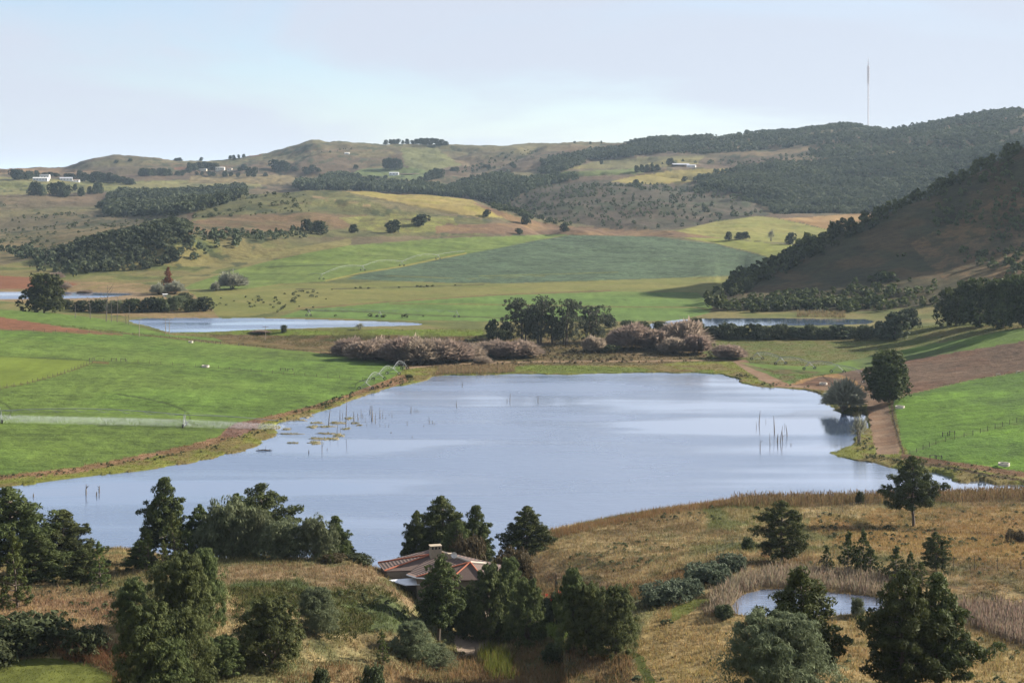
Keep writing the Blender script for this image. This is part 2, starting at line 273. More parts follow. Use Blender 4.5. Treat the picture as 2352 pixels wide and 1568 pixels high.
# -- flat between lake and dams
fl = dict(ylo=560, yhi=790)
paint([(880,826),(700,806),(520,788),(480,768),(700,770),(1100,775),(1640,778),(1620,822),(1500,838),(1000,845),(930,842)], S(138,118,86), c2=S(112,102,66), **fl)
paint([(1100,845),(1240,838),(1380,842),(1560,848),(1640,850),(1640,857),(1200,857),(1060,859)], S(124,138,62), c2=S(146,126,84), ns=n1, **fl)
paint([(390,757),(1110,757),(1110,772),(900,771),(640,770),(480,767),(390,765)], S(132,150,66), c2=S(128,134,68), ylo=735, yhi=775)
paint([(640,770),(1110,771),(1110,785),(760,784)], S(128,106,76), c2=S(96,96,56), ylo=725, yhi=770)
paint([(1610,786),(1800,783),(2000,785),(2110,778),(2352,752),(2352,770),(1880,842),(1700,828),(1610,812)], S(122,132,72), rg=.6, c2=S(136,132,84), **fl)
trk = G('dirt_track')
stroke([(930,846),(1000,838),(1150,832),(1300,830),(1500,829),(1640,827),(1690,828)], 2.6, S(178,150,124), reg=trk, **fl)
stroke([(1440,806),(1470,812),(1500,820)], 2.5, S(180,158,128), reg=trk, **fl)
paint([(1676,825),(1712,826),(1750,848),(1800,878),(1880,886),(1990,895),(2030,905),(2040,925),(2046,960),(2058,1000),(2066,1025),(2064,1042),(2015,1043),(2005,1015),(2000,985),(1994,950),(1992,930),(1978,912),(1960,903),(1850,892),(1780,887),(1745,872),(1700,842)], S(172,142,120), rg=.6, reg=trk, c2=S(160,126,102), jit=.4, **sh)
gf = G('grass_field')
paint([(1700,832),(1800,840),(1880,842),(2100,798),(2352,752),(3100,620),(3100,655),(2352,783),(2080,828),(1960,855),(1880,862),(1800,858)], S(124,154,74), rg=.6, reg=gf, jit=.3, c2=S(110,130,76), ns=n1, ylo=480, yhi=800)
pg = G('ploughed_field')
paint([(1820,884),(1840,872),(1920,858),(2080,828),(2352,783),(3100,655),(3100,790),(2352,852),(2230,872),(2090,904),(2040,906),(2000,897),(1900,888)], S(134,108,90), rg=1.0, reg=pg, jit=.3, c2=S(132,98,78), ns=n1, **sh)
paint([(1815,884),(1840,872),(1900,860),(1925,858),(1960,872),(2000,895),(1980,897),(1960,880),(1925,868),(1880,866),(1840,880)], S(190,150,104), **sh)
paint([(1700,834),(1760,846),(1850,850),(1920,856),(1840,870),(1810,882),(1760,858)], S(124,116,78), c2=S(112,136,66), **sh)
gg = G('grass_field')
paint([(2052,922),(2090,905),(2230,873),(2352,853),(3100,725),(3100,1280),(2352,1083),(2200,1062),(2090,1046),(2072,1020),(2062,970)], S(116,156,58), rg=.9, reg=gg, jit=.3, c2=S(108,146,62), ns=n1, **sh)
stroke([(2085,1042),(2170,1010),(2280,985),(2400,960)], 1.8, S(96,112,52), a=.7, **sh)
stroke([(2048,905),(2050,960),(2066,1020),(2075,1042)], 5, S(128,104,72), **sh)
stroke([(2075,1048),(2200,1066),(2352,1090),(2600,1120)], 11, S(140,108,82), **sh)
stroke([(2100,1060),(2352,1104),(2600,1130)], 5, S(94,78,56), **sh)
# -- valley floor beyond the ponds
vf = dict(ylo=800, yhi=1320)
paint([(-900,640),(0,640),(310,650),(430,665),(500,690),(500,735),(300,728),(0,690),(-900,690)], S(166,142,106), c2=S(150,134,90), **vf)
paint([(-500,660),(0,668),(300,669),(360,680),(300,690),(-500,690)], S(176,152,124), **vf)
rd = G('ploughed_field')
paint([(-900,625),(0,632),(110,640),(180,652),(150,662),(0,664),(-900,664)], S(160,108,80), rg=.4, reg=rd, **vf)
paint([(430,668),(480,664),(700,652),(900,648),(1200,652),(1600,636),(1700,640),(1640,672),(1400,668),(1139,677),(895,692),(690,710),(560,726),(500,726),(480,700)], S(150,148,86), c2=S(138,142,78), ns=n1, rg=.5, **vf)
g3 = G('grass_field')
paint([(690,713),(895,694),(1139,679),(1400,670),(1600,672),(1648,700),(1640,716),(1560,735),(1420,738),(1100,737),(900,735),(700,729),(640,728)], S(118,150,82), rg=.6, reg=g3, jit=.15, c2=S(130,148,84), ns=n3, **vf)
stroke([(680,709),(895,693),(1139,677),(1400,667)], 1.8, S(140,112,78), a=.8, **vf)
stroke([(895,697),(1139,699),(1400,704),(1600,706),(1640,712)], 1.5, S(142,116,80), a=.8, **vf)
stroke([(690,712),(836,716),(973,724),(1090,728),(1180,732)], 2.0, S(84,84,58), a=.8, **vf)
stroke([(680,664),(800,663),(980,658),(1110,653)], 2.2, S(84,84,58), a=.8, broken=.2, **vf)
g4 = G('grass_field')
paint([(420,664),(440,652),(500,632),(600,604),(700,582),(800,564),(1000,548),(1290,538),(1310,540),(1230,552),(1139,571),(1012,594),(926,611),(832,627),(748,646),(640,652),(560,664)], S(132,152,86), rg=.7, reg=g4, jit=.15, c2=S(120,142,78), ns=n1, ylo=850, yhi=1600)
stroke([(420,645),(500,612),(600,590),(720,570),(800,556)], 14, S(150,142,92), ylo=850, yhi=1500, jit=1)
stroke([(610,614),(700,610),(800,607)], 1.6, S(70,84,50), a=.8, **vf); stroke([(970,596),(1010,590),(1080,584)], 1.2, S(84,100,60), a=.7, **vf)
cf = G('crop_field')
paint([(795,641),(832,628),(926,613),(1012,595),(1070,584),(1139,571),(1230,553),(1310,540),(1500,543),(1640,560),(1740,584),(1785,600),(1740,618),(1700,632),(1500,640),(1350,644),(1180,650),(1050,650),(900,645)], S(102,124,98), rg=1.2, reg=cf, jit=.15, c2=S(90,110,86), ns=n2, ylo=850, yhi=1700)
stroke([(748,645),(832,626.5),(926,611),(1012,593),(1070,582)], 3, S(170,166,92), **vf)
stroke([(1100,634),(1250,630),(1420,625)], 1.2, S(124,132,72), **vf); stroke([(1220,588),(1400,590),(1600,605),(1740,618)], 1.4, S(76,92,64), a=.7, **vf)
stroke([(880,633),(1080,640),(1250,634)], 2, S(128,134,76), a=.8, broken=.25, **vf)
y5 = G('grass_field')
paint([(1540,541),(1640,546),(1760,558),(1870,566),(1880,590),(1800,604),(1785,598),(1740,582),(1640,558)], S(158,164,88), rg=.3, reg=y5, jit=.1, ylo=900, yhi=1700)
# -- middle hills
mh = dict(ylo=1150, yhi=2090)
paint([(-900,500),(0,500),(430,470),(430,520),(0,610),(-900,610)], S(128,116,90), c2=S(112,104,80), ns=n3, **mh)
paint([(-900,535),(0,535),(250,520),(360,515),(110,585),(0,600),(-900,600)], S(152,134,98), c2=S(118,112,78), ns=n1, a=.8, **mh)
paint([(420,545),(460,470),(560,440),(780,436),(820,450),(900,480),(1120,505),(1120,540),(700,545)], S(124,122,80), c2=S(106,108,72), ns=n1, rg=1, **mh)
paint([(420,535),(440,508),(520,494),(700,488),(900,497),(1000,512),(900,522),(600,532),(430,540)], S(138,114,88), c2=S(122,108,78), ns=n1, **mh)
paint([(780,500),(900,492),(1040,500),(1060,530),(900,536),(820,528)], S(152,154,84), c2=S(134,128,80), ns=n2, **mh)
paint([(700,460),(820,450),(860,470),(800,478)], S(138,138,92), **mh)
gd = G('grass_field')
paint([(775,437),(850,437),(950,444),(1085,459),(1105,474),(1130,487),(1205,503),(1100,498),(1000,484),(900,463),(850,452)], S(184,166,116), rg=.5, reg=gd, jit=.2, c2=S(178,166,104), ns=n1, **mh)
bf = G('ploughed_field')
paint([(1080,462),(1105,470),(1200,502),(1300,520),(1560,531),(1690,548),(1560,545),(1300,538),(1000,535),(1000,518),(1180,512),(1110,480)], S(140,112,90), rg=.7, reg=bf, c2=S(160,130,96), ns=n1, **mh)
for P in ([(430,500),(600,492),(760,486)], [(440,520),(640,520),(900,512)], [(820,508),(950,506),(1060,514)], [(600,470),(720,466),(820,474)]): stroke(P, 1.8, S(112,92,70), a=.6, broken=.2, jit=1, **mh)
stroke([(720,451),(780,462),(850,472)], 5, S(190,160,126), a=.7, broken=.25, jit=1, **mh); stroke([(860,455),(960,475),(1100,500)], 3, S(100,88,64), a=.8, broken=.3, **mh)
bh = dict(ylo=1500, yhi=2440)
paint([(1165,468),(1250,424),(1400,413),(1600,428),(1700,440),(1770,495),(1690,502),(1540,526),(1420,528),(1300,510),(1180,490)], S(104,92,80), c2=S(88,84,68), ns=n1, rg=1, **bh)
pl = G('grass_field')
paint([(1550,531),(1640,510),(1740,496),(1780,500),(1860,518),(1910,530),(1890,562),(1760,556),(1640,545)], S(170,166,106), rg=.35, reg=pl, jit=.2, c2=S(158,160,94), ns=n1, ylo=1200, yhi=2090)
pc = G('grass_field')
paint([(1790,502),(1870,498),(2020,486),(2040,500),(1910,530),(1860,516)], S(194,160,120), rg=.35, reg=pc, jit=.2, c2=S(176,140,104), ns=n1, ylo=1200, yhi=2090)
# right hill
hl = dict(ylo=852, yhi=1360)
hill = G('hillside')
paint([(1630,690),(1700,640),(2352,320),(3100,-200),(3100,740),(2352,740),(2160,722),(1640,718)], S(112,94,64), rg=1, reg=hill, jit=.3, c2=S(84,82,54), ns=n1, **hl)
paint([(2090,560),(2250,480),(2352,420),(2900,300),(2900,700),(2200,680)], S(156,124,88), c2=S(112,98,66), ns=n2, a=.7, **hl)
paint([(1630,718),(1640,690),(1750,672),(1900,655),(2100,640),(2260,640),(2200,735),(1900,728)], S(84,80,54), rg=1, reg=hill, jit=1, c2=S(104,94,64), ns=n2, **hl)  # lit hill foot painted darker, as if the hill's shade reached it
# -- far slopes
fs = dict(ylo=2090, yhi=3800)
paint([(-900,404),(0,406),(250,418),(600,410),(600,430),(420,432),(250,440),(0,448),(-900,448)], S(140,142,88), c2=S(152,146,98), ns=n3, **fs)
paint([(-900,385),(0,386),(160,388),(250,395),(0,402),(-900,400)], S(156,128,98), **fs)
sf = G('striped_field')
paint([(440,404),(560,400),(660,402),(760,404),(860,412),(960,424),(700,424),(430,420)], S(164,146,106), rg=.4, reg=sf, **fs)
for i in range(7): stroke([(440+i*4, 405+i*2.6), (640, 402.5+i*2.9), (800+i*18, 405.5+i*2.9)], .7, S(112,100,76), a=.75, jit=.05, **fs)
paint([(600,382),(640,352),(760,340),(900,348),(960,370),(900,385),(700,395)], S(124,106,86), c2=S(140,128,92), ns=n3, **fs)
paint([(830,388),(980,382),(1010,402),(960,415),(800,402)], S(126,140,86), **fs)
paint([(920,340),(1000,340),(1060,380),(980,392),(930,380)], S(140,142,96), **fs)
paint([(1200,412),(1300,395),(1400,390),(1480,385),(1480,398),(1340,405),(1240,420),(1190,418)], S(132,144,88), **fs)
pw = G('grass_field')
paint([(1400,418),(1460,404),(1560,390),(1700,386),(1730,398),(1640,408),(1600,416),(1500,424)], S(178,164,106), rg=.3, reg=pw, jit=.3, **fs)
paint([(1300,388),(1380,368),(1500,360),(1620,358),(1600,378),(1480,386)], S(166,156,102), c2=S(140,134,92), ns=n3, **fs)
paint([(1640,352),(1760,345),(1900,330),(1940,332),(1900,345),(1720,362)], S(140,120,92), **fs)
paint([(2130,292),(2200,275),(2300,268),(2330,272),(2260,290),(2140,300)], S(170,136,100), **fs)
paint([(620,352),(700,330),(800,330),(830,345),(740,352)], S(112,98,80), a=.6, **fs)
stroke([(640,352),(760,345),(900,346)], 1.2, S(160,130,100), a=.6, **fs); stroke([(600,356),(500,366)], 2, S(170,110,86), a=.7, **fs); stroke([(400,388),(470,382)], 3, S(160,104,84), a=.7, **fs)
# wrinkles: small clumps of scrub and hollows all over the unfarmed slopes
wild = (REG == 0) & (GY > 1100); sp = sst(fbm(GX/13, GY/26+3, 3), .56, .66)*sst(fbm(GX/120, GY/120+31, 3), .42, .56)
C = np.where(wild[..., None], mixc(C, S(72,84,58), sp*.8), C)
_sc = sst(fbm(GX/2.6+7, GY/2.6, 3), .50, .62)*sst(fbm(GX/16+2, GY/16+60, 3), .40, .56); C = np.where(((GY < 392) & (REG == 0))[..., None], mixc(C, S(96,98,62), _sc*.5), C)

_nr = (GY < 392) & (REG == 0); C = np.where(_nr[..., None], C*np.array([1.12, 1.26, 1.38]), C)
_gr = np.isin(REG, [i for i, q in enumerate(REGN) if q in ('grass_field',)])
C = np.where(_gr[..., None], C*np.array([.90, .89, .66]), C); C = np.where(((GY > 392) & ~_gr)[..., None], C*np.array([.92, .92, .84]), C)
C = np.where(_gr[..., None], C*(1+.05*np.sign(np.sin((GX*.35+GY*.9)/5.5+2*fbm(GX/60, GY/60, 2)))+.34*(fbm(GX/3.2+11, GY/26, 3)-.5)+.25*(fbm(GX/40, GY/30+6, 3)-.5))[..., None], C)
# ---------------------------------------------------------------- meshes
def new_mesh(name, verts, faces=None, quads=None, loops=None):
    me = bpy.data.meshes.new(name)
    verts = np.asarray(verts, np.float32); me.vertices.add(len(verts)); me.vertices.foreach_set('co', verts.ravel())
    q = np.asarray(quads, np.int32); k = q.shape[1]
    me.loops.add(q.size); me.loops.foreach_set('vertex_index', q.ravel())
    me.polygons.add(len(q)); me.polygons.foreach_set('loop_start', np.arange(len(q), dtype=np.int32)*k)
    try: me.polygons.foreach_set('loop_total', np.full(len(q), k, np.int32))
    except Exception: pass
    me.update(calc_edges=True)
    return me
def fattr(me, name, a):
    at = me.attributes.new(name, 'FLOAT', 'POINT'); at.data.foreach_set('value', np.asarray(a, np.float32))
def cattr(me, name, a):
    at = me.color_attributes.new(name, 'FLOAT_COLOR', 'POINT'); b = np.ones((len(a), 4), np.float32); b[:, :3] = a; at.data.foreach_set('color', b.ravel())
def tag(o, label=None, cat=None, group=None, kind=None):
    if label: o['label'] = label
    if cat: o['category'] = cat
    if group: o['group'] = group
    if kind: o['kind'] = kind
    return o
def link(name, me, mat=None, parent=None):
    o = bpy.data.objects.new(name, me); col.objects.link(o)
    if mat is not None: me.materials.append(mat)
    if parent is not None: o.parent = parent
    return o
def mat(name): 
    m_ = bpy.data.materials.new(name); m_.use_nodes = True; t = m_.node_tree; t.nodes.clear()
    o = t.nodes.new('ShaderNodeOutputMaterial'); b = t.nodes.new('ShaderNodeBsdfPrincipled'); t.links.new(b.outputs[0], o.inputs[0])
    return m_, t, b, o
def noise_n(t, scale, detail=3, rough=.55, vec=None, dist=0):
    n = t.nodes.new('ShaderNodeTexNoise'); n.inputs['Scale'].default_value = scale; n.inputs['Detail'].default_value = detail; n.inputs['Roughness'].default_value = rough; n.inputs['Distortion'].default_value = dist
    if vec is not None: t.links.new(vec, n.inputs['Vector'])
    return n
def math_n(t, op, a, b=None):
    n = t.nodes.new('ShaderNodeMath'); n.operation = op
    for i, x in enumerate((a, b)):
        if x is None: continue
        if isinstance(x, (int, float)): n.inputs[i].default_value = x
        else: t.links.new(x, n.inputs[i])
    return n.outputs[0]
M = {}
def ground_mat():
    m_, t, b, o = mat('ground_cover'); M['ground'] = m_
    at = t.nodes.new('ShaderNodeAttribute'); at.attribute_name = 'Col'; ar = t.nodes.new('ShaderNodeAttribute'); ar.attribute_name = 'Rg'
    tcn = t.nodes.new('ShaderNodeTexCoord'); g = tcn.outputs['Object']
    a = noise_n(t, 1.3, 4, .7, g); b1 = noise_n(t, .22, 4, .6, g); c = noise_n(t, .035, 3, .5, g)
    mpp = t.nodes.new('ShaderNodeMapping'); mpp.inputs['Scale'].default_value = (.05, .5, .3); t.links.new(g, mpp.inputs[0]); d = noise_n(t, 1.0, 3, .6, mpp.outputs[0])
    s = math_n(t, 'ADD', math_n(t, 'MULTIPLY', a.outputs[0], .55), math_n(t, 'MULTIPLY', b1.outputs[0], .5)); s = math_n(t, 'ADD', s, math_n(t, 'MULTIPLY', c.outputs[0], .35)); s = math_n(t, 'ADD', s, math_n(t, 'MULTIPLY', d.outputs[0], .3))
    s = math_n(t, 'SUBTRACT', s, .85); s = math_n(t, 'MULTIPLY', s, math_n(t, 'MULTIPLY', ar.outputs['Fac'], 3.0)); f = math_n(t, 'MAXIMUM', math_n(t, 'ADD', s, 1.0), .25)
    vm = t.nodes.new('ShaderNodeVectorMath'); vm.operation = 'SCALE'; t.links.new(at.outputs['Color'], vm.inputs[0]); t.links.new(f, vm.inputs['Scale'])
    t.links.new(vm.outputs[0], b.inputs['Base Color']); b.inputs['Roughness'].default_value = .95; b.inputs['Specular IOR Level'].default_value = .1
    bu = t.nodes.new('ShaderNodeBump'); bu.inputs['Distance'].default_value = 1.0
    t.links.new(math_n(t, 'MULTIPLY', ar.outputs['Fac'], .55), bu.inputs['Strength'])
    t.links.new(math_n(t, 'ADD', math_n(t, 'MULTIPLY', a.outputs[0], .5), math_n(t, 'MULTIPLY', b1.outputs[0], 1.6)), bu.inputs['Height']); t.links.new(bu.outputs[0], b.inputs['Normal'])
ground_mat()
P3 = np.stack([GX, GY, GZ], -1).reshape(-1, 3); CF = C.reshape(-1, 3); RF = RG.ravel()
idx = np.arange(NR*NC).reshape(NR, NC); Q4 = np.stack([idx[:-1, :-1], idx[:-1, 1:], idx[1:, 1:], idx[1:, :-1]], -1)
FR = REG[:-1, :-1]
SKIRT = []
for k, nm in enumerate(REGN):
    sel = Q4[FR == k]
    if len(sel) == 0: continue
    uq, inv = np.unique(sel, return_inverse=True)
    me = new_mesh(nm, P3[uq], quads=inv.reshape(-1, 4)); cattr(me, 'Col', CF[uq]); fattr(me, 'Rg', RF[uq]); me.polygons.foreach_set('use_smooth', np.ones(len(sel), bool))
    tag(link(nm, me, M['ground']), kind='structure')
# ground behind the viewer
me = new_mesh('ground', [(-6, 5, 76.4), (6, 5, 76.4), (400, -200, 76), (-400, -200, 76)], quads=[(0, 1, 2, 3)]); cattr(me, 'Col', [S(168,136,90)]*4); fattr(me, 'Rg', [1]*4)
tag(link('ground', me, M['ground']), kind='structure')
# water
def water_mat():
    m_, t, b, o = mat('water'); M['water'] = m_
    b.inputs['Base Color'].default_value = (.085, .125, .205, 1); b.inputs['IOR'].default_value = 1.6
    g = t.nodes.new('ShaderNodeTexCoord').outputs['Object']
    mp2 = t.nodes.new('ShaderNodeMapping'); mp2.inputs['Scale'].default_value = (.35, 1, 1); t.links.new(g, mp2.inputs[0])
    a = noise_n(t, .45, 5, .72, mp2.outputs[0]); mp3 = t.nodes.new('ShaderNodeMapping'); mp3.inputs['Scale'].default_value = (.004, .02, 1); mp3.inputs['Location'].default_value = (.3, 1.7, 0); t.links.new(g, mp3.inputs[0])
    w = noise_n(t, 1.5, 3, .5, mp3.outputs[0]); r = t.nodes.new('ShaderNodeMapRange'); r.inputs['From Min'].default_value = .42; r.inputs['From Max'].default_value = .60; t.links.new(w.outputs[0], r.inputs[0])
    sx = t.nodes.new('ShaderNodeSeparateXYZ'); t.links.new(g, sx.inputs[0]); rx = t.nodes.new('ShaderNodeMapRange'); rx.inputs['From Min'].default_value = 30; rx.inputs['From Max'].default_value = 110; rx.inputs['To Min'].default_value = 1; rx.inputs['To Max'].default_value = .0; t.links.new(sx.outputs[0], rx.inputs[0])
    st = math_n(t, 'MULTIPLY', r.outputs[0], rx.outputs[0])
    bu = t.nodes.new('ShaderNodeBump'); bu.inputs['Distance'].default_value = .45; t.links.new(math_n(t, 'ADD', math_n(t, 'MULTIPLY', st, .85), .05), bu.inputs['Strength'])
    t.links.new(a.outputs[0], bu.inputs['Height']); t.links.new(bu.outputs[0], b.inputs['Normal'])
    ro = math_n(t, 'ADD', math_n(t, 'MULTIPLY', st, .34), .03); t.links.new(ro, b.inputs['Roughness'])
    gl = t.nodes.new('ShaderNodeBsdfGlossy'); gl.inputs['Color'].default_value = (.96, .96, .98, 1); t.links.new(ro, gl.inputs['Roughness']); t.links.new(bu.outputs[0], gl.inputs['Normal'])
    calc_glare = t.nodes.new('ShaderNodeMapRange'); calc_glare.inputs['From Min'].default_value = -60; calc_glare.inputs['From Max'].default_value = 90; calc_glare.inputs['To Min'].default_value = .12; calc_glare.inputs['To Max'].default_value = .55; t.links.new(sx.outputs[0], calc_glare.inputs[0])  # adds white mirror gloss toward the right, glare put into the material
    wv = math_n(t, 'MULTIPLY', calc_glare.outputs[0], math_n(t, 'SUBTRACT', 1.25, math_n(t, 'MULTIPLY', r.outputs[0], .65))); ms = t.nodes.new('ShaderNodeMixShader'); t.links.new(wv, ms.inputs[0]); t.links.new(b.outputs[0], ms.inputs[1]); t.links.new(gl.outputs[0], ms.inputs[2]); t.links.new(ms.outputs[0], o.inputs[0])
water_mat()
for (nm, P, z0), mk in zip(WATERS, wmasks):
    e = mk.copy()
    for _ in range(2): e[1:] |= e[:-1].copy(); e[:-1] |= e[1:].copy(); e[:, 1:] |= e[:, :-1].copy(); e[:, :-1] |= e[:, 1:].copy()
    sel = Q4[e[:-1, :-1] & e[1:, 1:]]; uq, inv = np.unique(sel, return_inverse=True); pp = P3[uq].copy(); pp[:, 2] = z0
    me = new_mesh(nm, pp, quads=inv.reshape(-1, 4)); tag(link(nm if nm == 'lake' else 'pond', me, M['water']), kind='structure')
# ---------------------------------------------------------------- materials for plants and things
def leaf_mat(name, dark, light, hue=.0, trans=.25):
    m_, t, b, o = mat(name); M[name] = m_
    at = t.nodes.new('ShaderNodeAttribute'); at.attribute_name = 'tint'; mxx = t.nodes.new('ShaderNodeMix'); mxx.data_type = 'RGBA'
    mxx.inputs['A'].default_value = (*dark, 1); mxx.inputs['B'].default_value = (*light, 1); t.links.new(at.outputs['Fac'], mxx.inputs['Factor'])
    oi = t.nodes.new('ShaderNodeObjectInfo'); hs = t.nodes.new('ShaderNodeHueSaturation'); t.links.new(mxx.outputs['Result'], hs.inputs['Color'])
    t.links.new(math_n(t, 'ADD', math_n(t, 'MULTIPLY', oi.outputs['Random'], .3), .85), hs.inputs['Value']); t.links.new(math_n(t, 'ADD', math_n(t, 'MULTIPLY', oi.outputs['Random'], .03), .485), hs.inputs['Hue'])
    b.inputs['Roughness'].default_value = .75; b.inputs['Specular IOR Level'].default_value = .15; t.links.new(hs.outputs[0], b.inputs['Base Color'])
    if trans:
        tr = t.nodes.new('ShaderNodeBsdfTranslucent'); t.links.new(hs.outputs[0], tr.inputs[0]); ms = t.nodes.new('ShaderNodeMixShader'); ms.inputs[0].default_value = trans
        t.links.new(b.outputs[0], ms.inputs[1]); t.links.new(tr.outputs[0], ms.inputs[2]); t.links.new(ms.outputs[0], o.inputs[0])
    return m_
def plain(name, c, rough=.8, metal=0, ns=3, amp=.35):
    m_, t, b, o = mat(name); M[name] = m_
    g = t.nodes.new('ShaderNodeTexCoord').outputs['Object']; n = noise_n(t, ns, 4, .6, g); cr_ = t.nodes.new('ShaderNodeMapRange'); cr_.inputs['To Min'].default_value = 1-amp; cr_.inputs['To Max'].default_value = 1+amp; t.links.new(n.outputs[0], cr_.inputs[0])
    vm = t.nodes.new('ShaderNodeVectorMath'); vm.operation = 'SCALE'; vm.inputs[0].default_value = c; t.links.new(cr_.outputs[0], vm.inputs['Scale']); t.links.new(vm.outputs[0], b.inputs['Base Color'])
    b.inputs['Roughness'].default_value = rough; b.inputs['Metallic'].default_value = metal
    return m_
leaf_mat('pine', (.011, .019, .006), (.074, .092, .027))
leaf_mat('young_pine', (.022, .038, .010), (.085, .105, .026))
leaf_mat('wattle', (.024, .039, .013), (.125, .146, .050))
leaf_mat('olive', (.042, .058, .026), (.150, .168, .090))
leaf_mat('gum', (.022, .030, .017), (.10, .112, .068))
leaf_mat('bush', (.017, .027, .011), (.076, .090, .038))
leaf_mat('greybush', (.040, .058, .032), (.120, .142, .092))
leaf_mat('far', (.013, .021, .013), (.075, .094, .048))
leaf_mat('rusty', (.08, .030, .013), (.20, .075, .030))
leaf_mat('pinktwig', (.17, .130, .102), (.285, .225, .178), trans=.5)
leaf_mat('greytwig', (.14, .145, .10), (.27, .275, .21), trans=.4)
leaf_mat('brownleaf', (.035, .030, .014), (.10, .082, .040))
leaf_mat('redflower', (.25, .02, .02), (.40, .05, .04))
plain('bark', (.075, .055, .040)); plain('palebark', (.30, .27, .22)); plain('deadwood', (.085, .072, .060)); plain('greywood', (.20, .18, .15))
# ---------------------------------------------------------------- plant builders
def unit(a): return a/(np.linalg.norm(a, axis=-1, keepdims=True)+1e-9)
def leafset(cen, nrm, size, asp, rng, upright=0.0):
    """diamond leaf sprays: centre, facing, half length, width ratio"""
    n = len(cen); r = unit(rng.normal(size=(n, 3))); r[:, 2] += upright*3; t1 = r-nrm*(r*nrm).sum(1, keepdims=True); t1 = unit(t1); t2 = np.cross(nrm, t1)
    s = (size*(.6+.8*rng.random(n)))[:, None]
    v = np.stack([cen-t1*s, cen+t2*s*asp, cen+t1*s, cen-t2*s*asp], 1)
    return v.reshape(-1, 3)
def clumps(c, r, per, size, asp, rng, up=.25, upright=0, shell=.55, tint=None, flat=.8):
    n = len(c); d = unit(rng.normal(size=(n, per, 3))+np.array([0, 0, up])); rad = r[:, None, None]*(shell+(1-shell)*rng.random((n, per, 1)))
    dd = d.copy(); dd[..., 2] *= flat; p = c[:, None]+dd*rad; nr = unit(d+.55*rng.normal(size=d.shape)).reshape(-1, 3)
    v = leafset(p.reshape(-1, 3), nr, np.full(n*per, size), asp, rng, upright)
    tt = (rng.random(n) if tint is None else tint)[:, None]*.75+rng.random((n, per))*.3
    return v, np.repeat(np.clip(tt.ravel(), 0, 1), 4)
def leaf_mesh(name, parts):
    v = np.concatenate([p[0] for p in parts]); t = np.concatenate([p[1] for p in parts]); q = np.arange(len(v)).reshape(-1, 4)
    me = new_mesh(name, v, quads=q); fattr(me, 'tint', t); return me
def tube(pts, rad, k=6):
    """tapered tube along points"""
    pts = np.asarray(pts, float); rad = np.broadcast_to(rad, len(pts)); v = []; q = []
    for i, p in enumerate(pts):
        d = pts[min(i+1, len(pts)-1)]-pts[max(i-1, 0)]; d = d/(np.linalg.norm(d)+1e-9); a = np.cross(d, [0, 1, 0] if abs(d[1]) < .9 else [1, 0, 0]); a /= np.linalg.norm(a)+1e-9; b = np.cross(d, a)
        for j in range(k): w = 2*math.pi*j/k; v.append(p+(a*math.cos(w)+b*math.sin(w))*rad[i])
    for i in range(len(pts)-1):
        for j in range(k): q.append((i*k+j, i*k+(j+1) % k, (i+1)*k+(j+1) % k, (i+1)*k+j))
    if k == 4: q.append((3, 2, 1, 0)); b_ = (len(pts)-1)*k; q.append((b_, b_+1, b_+2, b_+3))
    return np.array(v), np.array(q)
class MB:
    def __init__(s): s.v = []; s.q = []; s.n = 0
    def add(s, v, q): s.v.append(np.asarray(v, float)); s.q.append(np.asarray(q)+s.n); s.n += len(v); return s
    def tube(s, pts, rad, k=6): return s.add(*tube(pts, rad, k))
    def box(s, c, size, rz=0, rx=0):
        x, y, z = [q/2 for q in size]; v = np.array([(a*x, b*y, d*z) for a in (-1, 1) for b in (-1, 1) for d in (-1, 1)])
        if rx: v = v@np.array([[1, 0, 0], [0, math.cos(rx), math.sin(rx)], [0, -math.sin(rx), math.cos(rx)]])
        if rz: v = v@np.array([[math.cos(rz), math.sin(rz), 0], [-math.sin(rz), math.cos(rz), 0], [0, 0, 1]])
        return s.add(v+np.array(c), [(0, 1, 3, 2), (4, 6, 7, 5), (0, 4, 5, 1), (2, 3, 7, 6), (0, 2, 6, 4), (1, 5, 7, 3)])
    def poly(s, faces3): 
        for f in faces3:
            f = list(f)+[f[-1]]*(4-len(f)); s.add(f, [(0, 1, 2, 3)])
        return s
    def build(s, name, m_, parent=None, smooth=False):
        v = np.concatenate(s.v); q = np.concatenate(s.q)
        me = bpy.data.meshes.new(name); me.from_pydata([tuple(x) for x in v], [], [tuple(dict.fromkeys(int(i) for i in f)) for f in q]); me.validate(); me.update()
        if smooth: me.polygons.foreach_set('use_smooth', np.ones(len(me.polygons), bool))
        return link(name, me, m_, parent)
HID = []      # prototypes: moved onto the first spot that uses them
class Proto:
    def __init__(s, name, parts, H, Rr): s.name = name; s.parts = parts; s.H = H; s.R = Rr; s.used = 0   # parts: (name, mesh)
PRO = {}
def mesh_of(mb, name, m_):
    o = mb.build(name, m_); me = o.data; bpy.data.objects.remove(o); return me
def proto(key, name, crown_parts, trunk, cmat, tmat, H, Rr, cname='crown'):
    ps = []
    if crown_parts: me = leaf_mesh(cname, crown_parts); av = np.concatenate([p[0] for p in crown_parts]); H = float(np.percentile(av[:, 2], 99.7)); Rr = float(np.percentile(np.abs(av[:, :2]), 97.5))
    if crown_parts: me.materials.append(M[cmat]); ps.append((cname, me))
    if trunk is not None: ps.append(('trunk', mesh_of(trunk, 'trunk', M[tmat])))
    PRO[key] = Proto(name, ps, H, Rr)
